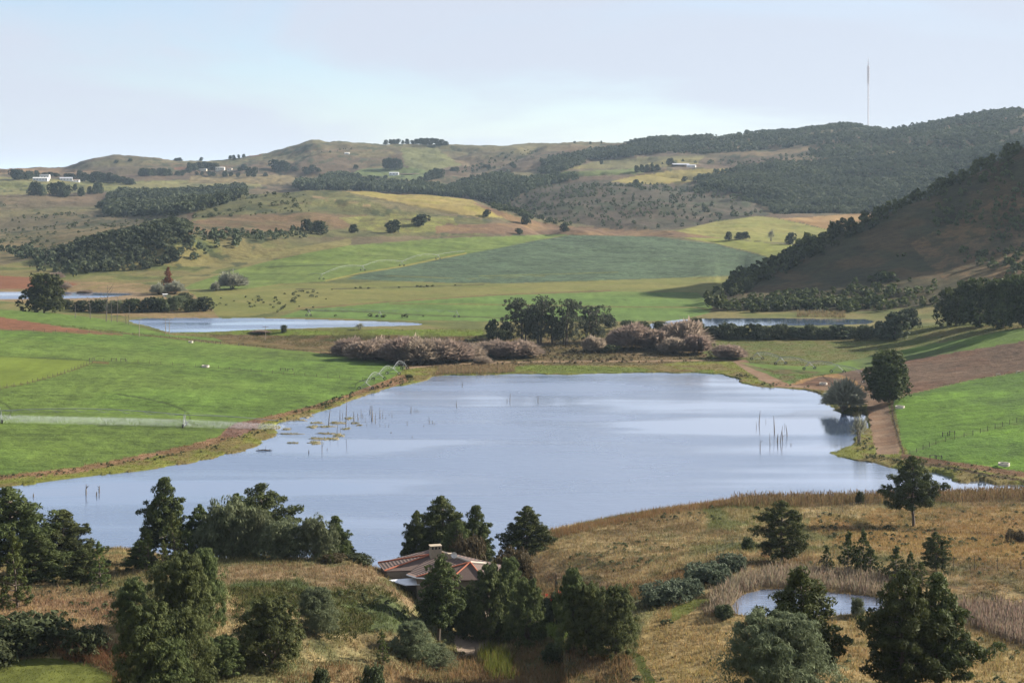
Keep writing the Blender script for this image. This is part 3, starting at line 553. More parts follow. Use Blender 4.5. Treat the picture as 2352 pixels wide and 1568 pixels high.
def pine(key, seed, H=12, Rr=3.6, bare=.22, power=.75, levels=15, top=.15, leaf=.23, per=66, cmat='pine', young=False, lean=0.0, dens=1.0):
    g = np.random.default_rng(seed); tr = MB(); hs = np.linspace(0, H, 9); wob = np.cumsum(g.normal(size=(9, 2))*.06, 0)
    pts = np.c_[wob[:, 0]+lean*hs, wob[:, 1], hs]; tr.tube(pts, np.linspace(.26, .03, 9)*(H/12), 7)
    cc = []; rr = []; tt = []
    for L in range(levels):
        f = L/(levels-1); z = H*(bare+(1-bare)*f*.97); env = Rr*((1-f)**power+top*(1-f*.8))*(.72+.5*g.random()) if not young else Rr*(1-f)**.95+.12
        if f < .12 and not young: env *= .75
        nb = max(3, int((6 if not young else 5)*dens)); a0 = g.random()*6.28
        base = np.array([np.interp(z, hs, pts[:, 0]), np.interp(z, hs, pts[:, 1]), z])
        for j in range(nb):
            a = a0+j*6.283/nb+g.normal()*.25; ln = env*(.65+.55*g.random()); up = (.25 if not young else .45)*ln*(.4+g.random()*.8)
            tip = base+np.array([math.cos(a)*ln, math.sin(a)*ln, up]); 
            if ln > .8: tr.tube([base, base*.5+tip*.5+[0, 0, -.08*ln], tip], [.055*H/12+.01, .035, .015], 4)
            k = max(1, int(ln/.62)); 
            for q in range(k):
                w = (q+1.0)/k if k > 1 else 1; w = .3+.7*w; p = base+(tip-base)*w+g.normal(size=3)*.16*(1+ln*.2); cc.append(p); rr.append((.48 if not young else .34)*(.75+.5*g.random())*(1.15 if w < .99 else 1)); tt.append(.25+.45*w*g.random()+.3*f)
    cc.append(pts[-1]+[0, 0, .15]); rr.append(.3); tt.append(.9)
    cc = np.array(cc); rr = np.array(rr)*H/12*(1.15 if not young else 1.6)
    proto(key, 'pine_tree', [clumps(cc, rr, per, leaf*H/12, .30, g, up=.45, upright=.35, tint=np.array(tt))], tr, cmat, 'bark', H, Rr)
def lobed(key, name, seed, H, Rr, cmat, tmat='bark', nl=7, per=26, leaf=.3, asp=.35, base=.08, upright=.6, conic=.55, ncl=26, stems=1, lobe=.55, trunk=True, flat=1.15, crownless=False):
    """dense crown of overlapping lobes, pointed when conic is high"""
    g = np.random.default_rng(seed); tr = MB(); lob = []
    for i in range(nl):
        f = (i+.5)/nl; z = H*(base+(1-base)*(.12+.80*f)); env = Rr*((1-f*conic)**1.0)*(1-.0*f); a = i*2.4+g.random(); off = env*(1-lobe)*(.7+.5*g.random())
        lob.append((math.cos(a)*off, math.sin(a)*off, z, env*lobe*(.85+.4*g.random())*1.12))
    lob.append((0, 0, H*.86, Rr*lobe*(1-conic)+.15*Rr)); lob.append((0, 0, H*.40, Rr*.72)); lob.append((0, 0, H*.25, Rr*.78))
    cc = []; rr = []; tt = []
    lob = [(x+g.normal()*r*.22, y+g.normal()*r*.22, z, r*(.8+.35*g.random())) for x, y, z, r in lob]
    for x, y, z, r in lob:
        d = unit(g.normal(size=(ncl, 3))); zz = z+d[:, 2]*r*flat; kp = (zz > H*base*.6) & (zz < H*.98); d = d[kp]; ti = g.random()
        cc.append(np.c_[x+d[:, 0]*r, y+d[:, 1]*r, zz[kp]]); rr.append(np.full(kp.sum(), max(r*.36, .28))*(.45+1.0*g.random(kp.sum())**1.5)); tt.append(np.clip(.25*ti+.5*g.random(kp.sum())+.15, 0, 1))
    cc = np.concatenate(cc); rr = np.concatenate(rr); tt = np.concatenate(tt)
    for s_ in range(stems):
        a = g.random()*6.28; b0 = (0, 0, 0) if stems == 1 else (math.cos(a)*.25, math.sin(a)*.25, 0); l0 = lob[g.integers(len(lob))]; 
        tr.tube([b0, (l0[0]*.25, l0[1]*.25, H*.3), (l0[0]*.7, l0[1]*.7, l0[2]*.85+.1)], [.02*H+.03, .014*H+.02, .03], 6)
    for x, y, z, r in lob[:nl]: tr.tube([(0, 0, H*.12), (x*.5, y*.5, z*.6), (x, y, z)], [.011*H+.02, .008*H, .02], 4)
    proto(key, name, [clumps(cc, rr, per, leaf, asp, g, up=.35, upright=upright, tint=tt, flat=1.0)], tr if trunk else None, cmat, tmat, H, Rr, 'crown' if H > 2.6 else 'foliage')
def gum(key, seed, H=16, Rr=5.5):
    g = np.random.default_rng(seed); tr = MB(); cc = []; rr = []; tt = []
    for s_ in range(3):
        a = g.random()*6.28; b = np.array([math.cos(a), math.sin(a), 0])*.6; tip = np.array([math.cos(a)*Rr*.35, math.sin(a)*Rr*.35, H*(.86+.1*g.random())])
        mid_ = b+(tip-b)*.5+g.normal(size=3)*.4; tr.tube([b, mid_, tip], [.32, .22, .07], 7)
        for j in range(9):
            w = .14+.86*(j+.5)/9; p = b+(tip-b)*w; aa = g.random()*6.28; ln = Rr*.62*(1-.5*abs(w-.6))*(.6+.6*g.random()); e = p+np.array([math.cos(aa)*ln, math.sin(aa)*ln, ln*.45]); e[2] = min(e[2], H*.97)
            tr.tube([p, (p+e)/2+[0, 0, .2], e], [.11, .06, .03], 4); R_ = 1.2+1.1*g.random(); ti = g.random()
            d = unit(g.normal(size=(13, 3))); cc.append(e+d*[R_, R_, R_*.75]); rr.append(np.full(13, .62)); tt.append(np.clip(.3*ti+.5*g.random(13), 0, 1))
    cc = np.concatenate(cc); rr = np.concatenate(rr); tt = np.concatenate(tt)
    proto(key, 'gum_tree', [clumps(cc, rr, 26, .34, .28, g, up=.1, upright=.5, tint=tt, flat=1.2)], tr, 'gum', 'bark', H, Rr)
def twigs(key, name, seed, H, Rr, cmat, n=1500, th=.035, tmat='deadwood', stems=5, ls=1.0, base=0.1):
    """leafless crown: hundreds of thin tapering shoots on a few limbs"""
    g = np.random.default_rng(seed); tr = MB(); ends = []
    for s_ in range(stems):
        a = 6.283*s_/stems+g.random()*.6; r = Rr*.55*(.4+.6*g.random()); p1 = np.array([math.cos(a)*r*.4, math.sin(a)*r*.4, H*.25]); p2 = np.array([math.cos(a)*r, math.sin(a)*r, H*(.45+.15*g.random())]); tr.tube([(math.cos(a)*.12, math.sin(a)*.12, 0), p1, p2], [.11*H/6, .08*H/6, .035], 5); ends += [p1, (p1+p2)/2, p2]
        for j in range(3): q = p1+(p2-p1)*g.random(); e = q+unit(g.normal(size=3)+[math.cos(a), math.sin(a), 1.2])*Rr*.4; tr.tube([q, e], [.045, .02], 4); ends.append(e)
    ends = np.array(ends); st = ends[g.integers(len(ends), size=n)]+g.normal(size=(n, 3))*Rr*.07
    d = unit(g.normal(size=(n, 3))+np.array([0, 0, .45])); d[:, 2] = np.abs(d[:, 2])*1.0-.12; d = unit(d); ctr = np.array([0, 0, H*.22]); rad = np.array([Rr, Rr, H*.76])
    lump = (.40+.95*fbm(np.arctan2(d[:, 1], d[:, 0])*1.6+seed, d[:, 2]*2.2+seed, 3))[:, None]; tgt = ctr+d*rad*(.45+.6*g.random((n, 1))**.7)*lump*np.where(d[:, 2:] < -.4, .8, 1); tgt = .75*tgt+.25*(st+d*Rr*.4); tgt[:, 2] = np.maximum(tgt[:, 2], base*H)
    st = tgt+(ctr-tgt)*(.25+.35*g.random((n, 1)))+g.normal(size=(n, 3))*Rr*.04; dr = tgt-st; mid_ = st+dr*.5+g.normal(size=(n, 3))*.08*Rr*.5; sd_ = unit(np.cross(dr, g.normal(size=(n, 3))))*th
    v = np.stack([st-sd_, st+sd_, tgt, mid_-sd_], 1).reshape(-1, 3); v2 = np.stack([mid_, tgt+(unit(g.normal(size=(n, 3))+[0, 0, .5]))*Rr*.14, mid_+sd_*1.2, mid_-sd_*.5], 1).reshape(-1, 3)
    t_ = np.repeat(np.clip(.2+.3*g.random(n)+.9*(lump[:, 0]-.75), 0, 1), 4)
    proto(key, name, [(v, t_), (v2, t_)], tr, cmat, tmat, H, Rr)
# kinds
pine('pineA', 11, 12, 3.6); pine('pineB', 12, 12, 3.9, bare=.16, power=.6); pine('pineC', 13, 12, 3.3, bare=.26, power=.8, lean=.02); pine('pineD', 14, 12, 3.8, bare=.1, power=.7, levels=17)
pine('pineR', 15, 10, 3.9, bare=.12, power=.42, levels=13, top=.05); pine('pineS', 16, 12, 4.2, bare=.30, power=.62, levels=11, per=70)
pine('ypA', 17, 6, 1.5, bare=.05, levels=14, young=True, leaf=.26, per=50, cmat='young_pine'); pine('ypB', 18, 6, 1.7, bare=.06, levels=13, young=True, leaf=.36, per=30, cmat='young_pine'); pine('ypC', 19, 6, 2.0, bare=.12, levels=12, young=True, leaf=.4, per=30)
for i, (sd_, cn_) in enumerate(((21, .62), (22, .5), (23, .7))): lobed('wattle'+'ABC'[i], 'wattle_tree', sd_, 9, 3.2, 'wattle', nl=15, per=95, leaf=.16, asp=.2, conic=cn_, ncl=34, upright=1.1, lobe=.42, flat=1.7)
lobed('wattleN', 'wattle_tree', 24, 9, 3.4, 'olive', nl=12, per=120, leaf=.15, asp=.18, conic=.4, ncl=42, upright=.6, lobe=.5)
lobed('oliveA', 'olive_tree', 31, 6, 2.7, 'olive', nl=7, per=48, leaf=.2, asp=.25, conic=.3, ncl=36, upright=1.0, stems=3); lobed('oliveB', 'olive_tree', 32, 6, 2.9, 'olive', nl=8, per=48, leaf=.2, asp=.25, conic=.22, ncl=36, upright=1.0, stems=3)
lobed('bushA', 'bush', 41, 2.5, 1.6, 'bush', nl=7, per=26, leaf=.17, asp=.4, conic=.2, ncl=22, base=.0, trunk=False); lobed('bushB', 'bush', 42, 2.5, 1.8, 'bush', nl=8, per=26, leaf=.17, asp=.4, conic=.1, ncl=22, base=.0, trunk=False)
lobed('greyA', 'bush', 43, 2.2, 1.8, 'greybush', nl=9, per=30, leaf=.16, asp=.4, conic=.1, ncl=22, base=.0, trunk=False, flat=.8); lobed('brownA', 'bush', 44, 3, 2, 'brownleaf', nl=8, per=30, leaf=.18, asp=.35, conic=.2, ncl=24, base=0, trunk=False)
lobed('broad', 'broadleaf_tree', 51, 12, 4.4, 'pine', nl=9, per=40, leaf=.34, asp=.4, base=.10, conic=.25, ncl=40, upright=.1, flat=1.1); lobed('broadS', 'broadleaf_tree', 52, 8, 3.4, 'far', nl=7, per=22, leaf=.42, asp=.45, base=.12, conic=.3, ncl=22, upright=.2, lobe=.5)
lobed('broadL', 'broadleaf_tree', 53, 14, 6, 'pine', nl=9, per=24, leaf=.6, asp=.4, base=.06, conic=.3, ncl=30, upright=.2, lobe=.5)
pine('rusty', 61, 12, 3.2, bare=.05, power=.9, levels=16, cmat='rusty'); PRO['rusty'].name = 'cypress_tree'
gum('gumA', 71); gum('gumB', 72, 16, 5.0)
twigs('pinkA', 'bare_willow', 81, 6, 4.2, 'pinktwig', 7000, .016); twigs('pinkB', 'bare_willow', 82, 6, 3.6, 'pinktwig', 6500, .016)
twigs('greyw', 'grey_willow', 83, 8, 4.6, 'greytwig', 2800, .022, stems=9); twigs('oak', 'bare_tree', 84, 9, 6, 'greytwig', 3600, .03, stems=6, base=.22); twigs('thin', 'bare_tree', 85, 6, 1.6, 'greytwig', 260, .02, stems=3)
lobed('reedclump', 'bush', 45, 1.6, 1.6, 'brownleaf', nl=5, per=26, leaf=.3, asp=.12, conic=.1, ncl=16, base=0, trunk=False, upright=2)

def place(key, u, vt, vb, hw, label, cat='tree', group=None, Y=None, rz=None, ymin=100, merge=False, name=None):
    """stand a plant so that it spans rows vt..vb and half width hw (picture units) at its own distance"""
    p = PRO[key]
    if Y is None: x, y, z = locate(u, vb, ymin)
    else: y = Y; x = (u-CU)*y/F; z = float(gz(x, y)[0])
    Hh = HC-(vt-VH)*y/F-z
    if Hh <= .3: Hh = .3; print('LOW', key, u, vt, vb, y, z)
    r = bpy.data.objects.new(name or p.name, None); col.objects.link(r); r.location = (x, y, z-.05*Hh*.3); r.rotation_euler = (0, 0, random.random()*6.28 if rz is None else rz)
    s = hw*y/F/p.R; r.scale = (s, s, Hh/p.H*1.015)
    for nm, me in p.parts: c = bpy.data.objects.new(nm, me); col.objects.link(c); c.parent = r
    tag(r, label, cat, group)
    return r
# ---------------------------------------------------------------- the trees and bushes of the near slope
B = 'bush'
NEAR = [
 ('pineB',25,1120,1385,95,'large dark pine cut by the left edge of the picture, in front of the lake','tree',268),
 ('pineA',138,1172,1350,76,'broad dark pine right of the big pine at the left edge, lake behind it','tree',275),
 ('pineD',95,1225,1350,60,'low dark pine filling the gap between the two big pines at the far left','tree',262),
 ('ypA',38,1222,1398,34,'young conifer with a bare lower trunk in front of the far left pines','tree',240),
 ('ypB',8,1358,1402,22,'small green conifer at the left edge under the tall pines','tree',236),
 ('pineD',190,1262,1345,46,'bushy low pine at the foot of the left pine group, beside the narrow conifer','tree',258),
 ('ypA',231,1243,1348,24,'narrow pointed young conifer standing right of the left pine group','tree',250),
 ('pineA',380,1098,1305,58,'tallest pine of the left middle clump, with a spreading tiered top','tree',285),
 ('ypB',338,1226,1325,23,'yellow-green young conifer left below the tallest pine','tree',264),
 ('ypA',372,1240,1325,16,'slender yellowish young conifer below the tallest pine','tree',262),
 ('ypA',402,1178,1315,27,'tall narrow young conifer standing in front of the tallest pine','tree',266),
 ('ypB',424,1214,1315,23,'young conifer with light tips just right of the tall narrow one','tree',268),
 ('pineD',322,1242,1340,36,'low wide dark pine at the left foot of the tallest pine','tree',270),
 ('pineB',455,1160,1305,38,'dark pine right behind the tallest pine of the left middle clump','tree',290),
 ('pineR',605,1112,1292,82,'big round-topped pine behind the pale green willow-like trees','tree',292),
 ('pineB',548,1135,1290,48,'dark pine on the left shoulder of the big round-topped pine','tree',288),
 ('oliveB',500,1175,1288,46,'dark green round tree at the left end of the soft grey-green trees','tree',276),
 ('oliveA',535,1150,1286,56,'tall soft grey-green tree in front of the round-topped pine','tree',272),
 ('oliveB',590,1172,1286,42,'soft grey-green tree between the tall one and the two round ones','tree',270),
 ('oliveA',645,1194,1293,48,'rounded pale grey-green tree, left one of the pair on the grassy mound','tree',267),
 ('oliveB',722,1190,1294,44,'rounded pale grey-green tree, right one of the pair on the grassy mound','tree',267),
 ('pineA',768,1185,1292,38,'dark pine leaning out behind the right pale round tree','tree',286),
 ('pineD',795,1238,1297,30,'low dark pine sloping down to the lake beyond the grassy mound','tree',290),
 ('bushA',828,1272,1316,34,'leafy green bush beside the left end of the tiled roof',B,268),
 ('brownA',765,1272,1296,24,'brownish shrub at the right end of the row of pale trees',B,264),
 ('ypA',760,1258,1300,8,'tiny upright conifer in front of the brownish shrub','tree',262),
 ('wattleB',415,1275,1480,72,'big feathery green wattle rising above the others in the left foreground','tree',238),
 ('wattleA',468,1262,1445,46,'feathery green wattle on the right shoulder of the biggest wattle','tree',242),
 ('wattleC',305,1328,1440,40,'darker wattle on the left side of the big foreground clump','tree',240),
 ('wattleC',335,1385,1590,78,'large wattle nearest the lawn in the left foreground','tree',206),
 ('wattleA',425,1402,1580,52,'upright wattle in front of the biggest one, lower left middle','tree',212),
 ('wattleB',385,1470,1600,50,'low dark wattle at the bottom of the left foreground clump','tree',198),
 ('wattleB',510,1462,1552,46,'round light wattle right of the foreground clump, on brown grass','tree',206),
 ('wattleC',625,1372,1532,74,'dark egg-shaped wattle standing alone on the left foreground slope','tree',213),
 ('wattleN',727,1350,1455,42,'small soft wattle on the green bank behind the dark egg-shaped one','tree',230),
 ('bushB',60,1412,1490,95,'wide dark bramble thicket above the lawn at the lower left',B,214),
 ('bushA',190,1440,1500,52,'dark bramble bush between the thicket and the foreground wattles',B,210),
 ('bushB',-30,1470,1525,60,'dark bush at the left edge beside the lawn',B,202),
 ('pineB',1018,1141,1300,70,'tallest pine behind the tiled-roof house','tree',296),
 ('pineD',958,1175,1292,42,'pine at the left edge of the group behind the chimney','tree',292),
 ('pineA',1095,1162,1312,46,'pine at the right of the group behind the house','tree',294),
 ('pineD',1050,1198,1312,58,'dark low pine right behind the satellite dish','tree',284),
 ('brownA',1078,1232,1330,42,'dull olive-brown tree behind the right end of the roof','tree',280),
 ('pineD',1212,1163,1292,56,'single dark pine on the shore right of the house group','tree',302),
 ('brownA',1178,1262,1350,44,'reddish-brown bushy tree between the house and the single shore pine','tree',276),
 ('wattleC',1072,1345,1462,32,'dark wattle hiding the wall between the house pine and the big wattle','tree',250),
 ('bushB',1042,1385,1452,32,'dark shrub against the house wall behind the front pine',B,254),
 ('pineC',1008,1275,1478,54,'tall open pine standing in front of the house','tree',246),
 ('wattleC',1127,1298,1468,54,'big green wattle in front of the right end of the house','tree',247),
 ('wattleA',1172,1282,1455,42,'taller wattle just behind the one at the house corner','tree',254),
 ('wattleC',1212,1328,1485,42,'dark wattle on the right side of the pair by the house','tree',246),
 ('bushA',1262,1375,1422,30,'round green garden shrub beside the small lawn right of the house',B,250),
 ('bushA',1284,1358,1416,24,'garden shrub carrying red flowers right of the house',B,255),
 ('wattleC',1318,1308,1492,46,'tallest wattle of the clump right of the small lawn','tree',240),
 ('wattleB',1350,1340,1498,44,'middle wattle of the clump right of the small lawn','tree',236),
 ('wattleB',1412,1348,1508,50,'right wattle of the clump, at the edge of the golden slope','tree',231),
 ('ypA',880,1448,1525,15,'small slim conifer with a reddish foot on the foreground slope','tree',216),
 ('wattleN',945,1428,1520,42,'loose green wattle left of the driveway','tree',222),
 ('wattleN',1002,1480,1535,34,'small grey-green wattle beside the driveway entrance','tree',214),
 ('bushA',855,1525,1585,26,'small grey-green shrub at the bottom edge left of the driveway',B,200),
 ('bushA',735,1535,1590,20,'small leafy shrub at the bottom edge below the egg-shaped wattle',B,196),
 ('bushA',1275,1478,1520,26,'green shrub among brown weeds under the wattle clump',B,228),
 ('greyA',1528,1340,1385,48,'silvery green shrub lowest in the diagonal row left of the reed pond',B,None),
 ('greyA',1580,1330,1368,34,'silvery green shrub second from the bottom of the diagonal row',B,None),
 ('greyA',1632,1296,1338,46,'wide silvery green shrub in the middle of the diagonal row',B,None),
 ('greyA',1684,1275,1310,32,'dark silvery shrub at the top of the diagonal row',B,None),
 ('bushA',1716,1234,1262,14,'small blue-green bush behind the top of the silvery row',B,None),
 ('pineR',1797,1151,1290,58,'round dark pine with a short trunk above the reed pond','tree',None),
 ('pineS',2098,1048,1208,62,'tall flat-spreading pine with a long bare trunk on the golden slope','tree',None),
 ('ypC',1900,1252,1308,16,'small round pine, leftmost of the young pines behind the pond','tree',None),
 ('ypC',1947,1220,1312,27,'pointed young pine, left one of the touching pair behind the pond','tree',None),
 ('ypC',1984,1214,1316,24,'tallest pointed young pine of the touching pair behind the pond','tree',None),
 ('ypC',2001,1255,1324,30,'bushy young pine at the foot of the touching pair','tree',None),
 ('ypC',2056,1253,1338,28,'dark young pine behind the twin big pines at the right','tree',None),
 ('ypC',2091,1265,1342,21,'thin young pine right of the dark one behind the twin pines','tree',None),
 ('ypB',2119,1292,1348,21,'light green young pine right behind the twin pines','tree',None),
 ('pineR',2149,1221,1312,32,'small single pine with open trunk on the golden slope at right','tree',None),
 ('pineC',1850,1305,1612,92,'large open pine in front of the reed pond','tree',192),
 ('wattleN',1788,1412,1640,116,'big pale feathery wattle at the bottom in front of the pond pine','tree',178),
 ('pineB',2075,1312,1610,88,'left one of the twin big dark pines at the lower right','tree',190),
 ('pineA',2152,1318,1606,88,'right one of the twin big dark pines at the lower right','tree',192),
 ('oliveA',1970,1372,1414,15,'small thin tree on the near bank of the reed pond','tree',None),
 ('bushA',1664,1390,1418,22,'dark round bush at the left end of the reed pond',B,None),
 ('bushA',1973,1128,1157,10,'small dark bush among the tall weeds on the lake bank',B,None),
 ('reedclump',2340,1215,1245,26,'brown brush heap at the right edge on the golden slope',B,None),
]
for k_, u_, a_, b_, w_, lab, cat_, Y_ in NEAR: place(k_, u_, a_, b_, w_, lab, cat_, Y=None if b_ > 1395 else Y_)
# red flowers on their shrub
for o in list(bpy.data.objects):
    if o.get('label', '').startswith('garden shrub carrying red'):
        g = np.random.default_rng(5); cpts = np.c_[g.normal(size=(30, 2))*.8, 2.1+g.random(30)*.5]; me = leaf_mesh('flowers', [clumps(cpts, np.full(30, .25), 10, .12, .5, g)]); link('flowers', me, M['redflower'], o)

# ---------------------------------------------------------------- trees of the valley
MIDT = [
 ('broad',2043,806,923,45,'tall dark broadleaf tree with a pale trunk beside the dirt track','tree',None),
 ('greyw',1937,868,944,46,'leafless grey willow leaning over the lake edge','tree',None),
 ('thin',1972,950,1016,20,'thin bare sapling on the bank between lake and track','tree',None),
 ('gumA',1203,686,786,40,'gum tree with a leaning bushy top, left end of the grove','tree',None),
 ('gumB',1237,680,790,38,'tallest gum tree of the grove by the track','tree',None),
 ('gumA',1298,687,791,36,'gum tree with twin dark trunks in the middle of the grove','tree',None),
 ('gumB',1270,715,790,28,'shorter gum tree between the tall ones of the grove','tree',None),
 ('gumA',1360,703,786,38,'wide gum tree at the right end of the grove','tree',None),
 ('broadS',1397,722,752,17,'dark round tree just right of the gum grove','tree',None),
 ('broadS',1131,733,778,14,'slim dark tree on the dam left of the gum grove','tree',None),
 ('bushB',1150,757,779,13,'dark bush at the dam foot left of the gum grove',B,None),
 ('broadS',1161,738,766,12,'small tree between the slim dark tree and the gum grove','tree',None),
 ('bushB',1170,760,779,9,'small dark bush beside the gum grove trunks',B,None),
 ('pinkA',802,776,815,35,'pinkish leafless willow at the left end of the long thicket',B,None),
 ('pinkB',838,782,826,38,'pinkish leafless willow second from the left in the long thicket',B,None),
 ('pinkA',878,778,824,42,'tall pinkish leafless willow with a dark bush at its foot',B,None),
 ('pinkB',920,774,832,42,'pinkish leafless willow behind the end of the field irrigator',B,None),
 ('pinkA',962,776,833,45,'dense rust-pink willow left of the thicket centre',B,None),
 ('pinkB',1003,778,832,42,'dense rust-pink willow in the thicket centre',B,None),
 ('pinkA',1040,780,830,40,'rust-pink willow right of the thicket centre',B,None),
 ('pinkB',1078,790,826,35,'spreading bare willow with visible trunk in the thicket',B,None),
 ('pinkA',1130,782,818,38,'pinkish willow left below the gum grove',B,None),
 ('pinkB',1168,784,821,35,'pinkish willow directly below the gum grove',B,None),
 ('pinkA',1207,782,820,32,'reddish willow right end of the long thicket, below the gums',B,None),
 ('pinkB',1108,818,838,18,'low reddish shrub in the reeds by the far shore',B,None),
 ('bushB',884,796,826,18,'dark green bush in front of the pink willow thicket',B,None),
 ('bushB',912,812,828,14,'low dark bush near the end of the irrigator',B,None),
 ('pinkA',1364,772,808,25,'round bare willow right below the gum grove',B,None),
 ('bushB',1400,792,810,18,'dark green low bush between two bare willows',B,None),
 ('pinkB',1418,760,797,25,'bare willow left of the big pale pink pair',B,None),
 ('pinkA',1455,744,802,45,'large pale pink bare willow in front of the right pond',B,None),
 ('pinkB',1503,756,804,35,'pale pink bare willow between the two largest ones',B,None),
 ('pinkA',1566,736,800,52,'largest pale pink bare willow beside the right dam',B,None),
 ('pinkB',1598,768,813,30,'spreading bare willow at the foot of the largest pink one',B,None),
 ('pinkB',1552,775,812,35,'low pink willow in front of the largest one',B,None),
 ('pinkB',1676,792,823,35,'single bare willow at the start of the dirt track',B,None),
 ('broadS',2057,716,778,30,'bushy green conifer at the right end of the dam','tree',None),
 ('broadS',2089,708,756,24,'pointed green conifer behind the right end of the dam','tree',None),
 ('broadS',2024,738,778,20,'lower green conifer left of the pair at the dam end','tree',None),
 ('broadS',1990,750,776,18,'small dark tree on the right dam beside the conifers','tree',None),
 ('broadL',2196,662,748,40,'dark round tree, left end of the big grove at the hill foot','tree',None),
 ('broadL',2250,640,750,46,'tall dark tree, second from the left in the big grove','tree',None),
 ('broadL',2305,642,752,44,'tall dark tree, third from the left in the big grove','tree',None),
 ('broadL',2350,632,752,48,'dark tree cut by the right edge, in the big grove','tree',None),
 ('broadL',101,630,719,40,'big dark cone-shaped tree between the two left ponds','tree',None),
 ('rusty',386,614,672,17,'rust-brown conifer beside the small white hut','tree',None),
 ('oak',402,645,674,22,'bare grey tree right behind the rust-brown conifer','tree',None),
 ('oak',364,650,676,16,'small grey leafless tree left of the rust-brown conifer','tree',None),
 ('oak',533,625,664,29,'wide umbrella-shaped bare tree on the green valley edge','tree',None),
 ('oak',495,647,668,10,'small bare tree left of the umbrella-shaped one','tree',None),
 ('broadS',706,503,531,12,'dark tree, left one of the pair at the field corner','tree',None),
 ('broadS',733,507,538,18,'round dark tree, right one of the pair at the field corner','tree',None),
 ('broadS',812,515,535,10,'small dark tree left of the two on the striped meadow','tree',None),
 ('broadS',904,505,535,17,'open-crowned tree on the hill meadow above the crop field','tree',None),
 ('broadS',967,492,519,18,'brownish round tree right of the open-crowned one','tree',None),
 ('broadS',1118,481,498,8,'small tree at the tip of the golden field','tree',None),
 ('broadS',1208,491,516,10,'pointed dark tree where the brown strip meets the valley','tree',None),
 ('broadS',1192,524,538,8,'small dark bush above the crop field, left','tree',None),
 ('broadS',1296,513,532,9,'small tree with a short trunk above the crop field top','tree',None),
 ('broadS',1673,532,551,7,'small tree, leftmost on the pale meadow near the hill','tree',None),
 ('broadS',1698,533,550,9,'left tree of the close pair on the pale meadow','tree',None),
 ('broadS',1712,532,549,9,'right tree of the close pair on the pale meadow','tree',None),
 ('thin',1771,525,554,8,'slim leafless poplar on the pale meadow','tree',None),
 ('broadS',1816,534,562,11,'dark upright tree at the right end of the pale meadow','tree',None),
 ('bushB',652,746,763,7,'dark green bush on the bank of the middle left pond',B,None),
 ('pinkB',598,758,764,20,'bare shrub on the bank of the middle left pond',B,None),
 ('thin',826,741,757,11,'bare fan-shaped shrub on the dam of the middle left pond',B,None),
 ('bushB',940,860,867,8,'dark bush under the far towers of the lake-side irrigator',B,None),
 ('pinkA',125,626,640,20,'pinkish bare shrub at the foot of the dark wooded bank',B,None),
 ('pinkB',143,648,663,18,'round pinkish shrub on the pale bank of the far left pond',B,None),
 ('pinkB',196,666,674,15,'low pinkish shrub above the far left pond',B,None),
 ('reedclump',2266,1143,1160,14,'brown grassy bush on the far shore at the right edge',B,None),
]
for k_, u_, a_, b_, w_, lab, cat_, Y_ in MIDT: place(k_, u_, a_, b_, w_, lab, cat_, Y=Y_, ymin=395)
WATB = [(u, 664+(u % 7), 692+(u*7 % 20), 16+(u % 9)) for u in range(135, 490, 17)]
def ordinal(i): return ['first', 'second', 'third', 'fourth', 'fifth', 'sixth', 'seventh', 'eighth', 'ninth', 'tenth', 'eleventh', 'twelfth', 'thirteenth', 'fourteenth', 'fifteenth', 'sixteenth', 'seventeenth', 'eighteenth', 'nineteenth', 'twentieth', 'twenty-first', 'twenty-second', 'twenty-third', 'twenty-fourth', 'twenty-fifth', 'twenty-sixth', 'twenty-seventh', 'twenty-eighth', 'twenty-ninth', 'thirtieth'][i]
def row(keys, pts, what, group, cat='bush', ymin=395):
    for i, (u, a, b, w) in enumerate(pts): place(keys[i % len(keys)], u, a, b, w, what % ordinal(i), cat, group, ymin=ymin)
row(['bushB', 'broadS', 'bushA', 'oliveA'], [(150,688,710,22),(188,690,714,20),(228,688,716,24),(268,690,718,20),(305,686,717,22),(345,682,716,20),(372,684,716,20),(405,678,712,24),(440,686,716,18),(466,682,714,22),(420,672,694,18)], '%s dark bush from the left in the thicket between the two left ponds', 'dark bushes between the left ponds')
row(['bushB', 'broadS', 'bushA'], [(1600+i*32+(i*11 % 9), 741+(i*7 % 13), 779-(i*5 % 4), 17+(i*5 % 13)) for i in range(13)], '%s dark green bush from the left along the right dam', 'bushes along the right dam')
row(['bushB', 'bushA'], [(1440,735,757,16),(1480,738,758,17),(1515,738,760,15),(1600,730,756,16)], '%s dark bush from the left behind the pale pink willows', 'dark bushes behind the pink willows')
row(['broadS'], [(78,417,450,13),(92,424,450,12),(122,420,448,12),(140,417,452,14),(155,425,452,10),(173,422,438,5),(187,430,452,8),(206,428,446,6),(222,419,446,9),(230,421,445,7)], '%s dark tree from the left in the gully below the white farmhouses', 'trees in the gully below the white farmhouses', 'tree', 1500)
row(['broadS'], [(32,388,412,11),(45,389,412,12),(64,392,413,8),(72,393,411,6),(84,391,410,6),(103,396,404,7),(115,395,404,8),(128,397,406,8),(155,398,410,10),(163,398,410,9),(182,391,412,7),(193,396,417,9),(205,400,418,8),(215,394,420,9),(226,394,420,10),(238,397,420,9),(250,396,418,8),(262,401,419,8),(272,404,421,8),(283,405,422,8),(294,408,424,8),(302,410,425,8)], '%s dark tree from the left in the belt around the white farmhouses', 'trees around the white farmhouses', 'tree', 2200)
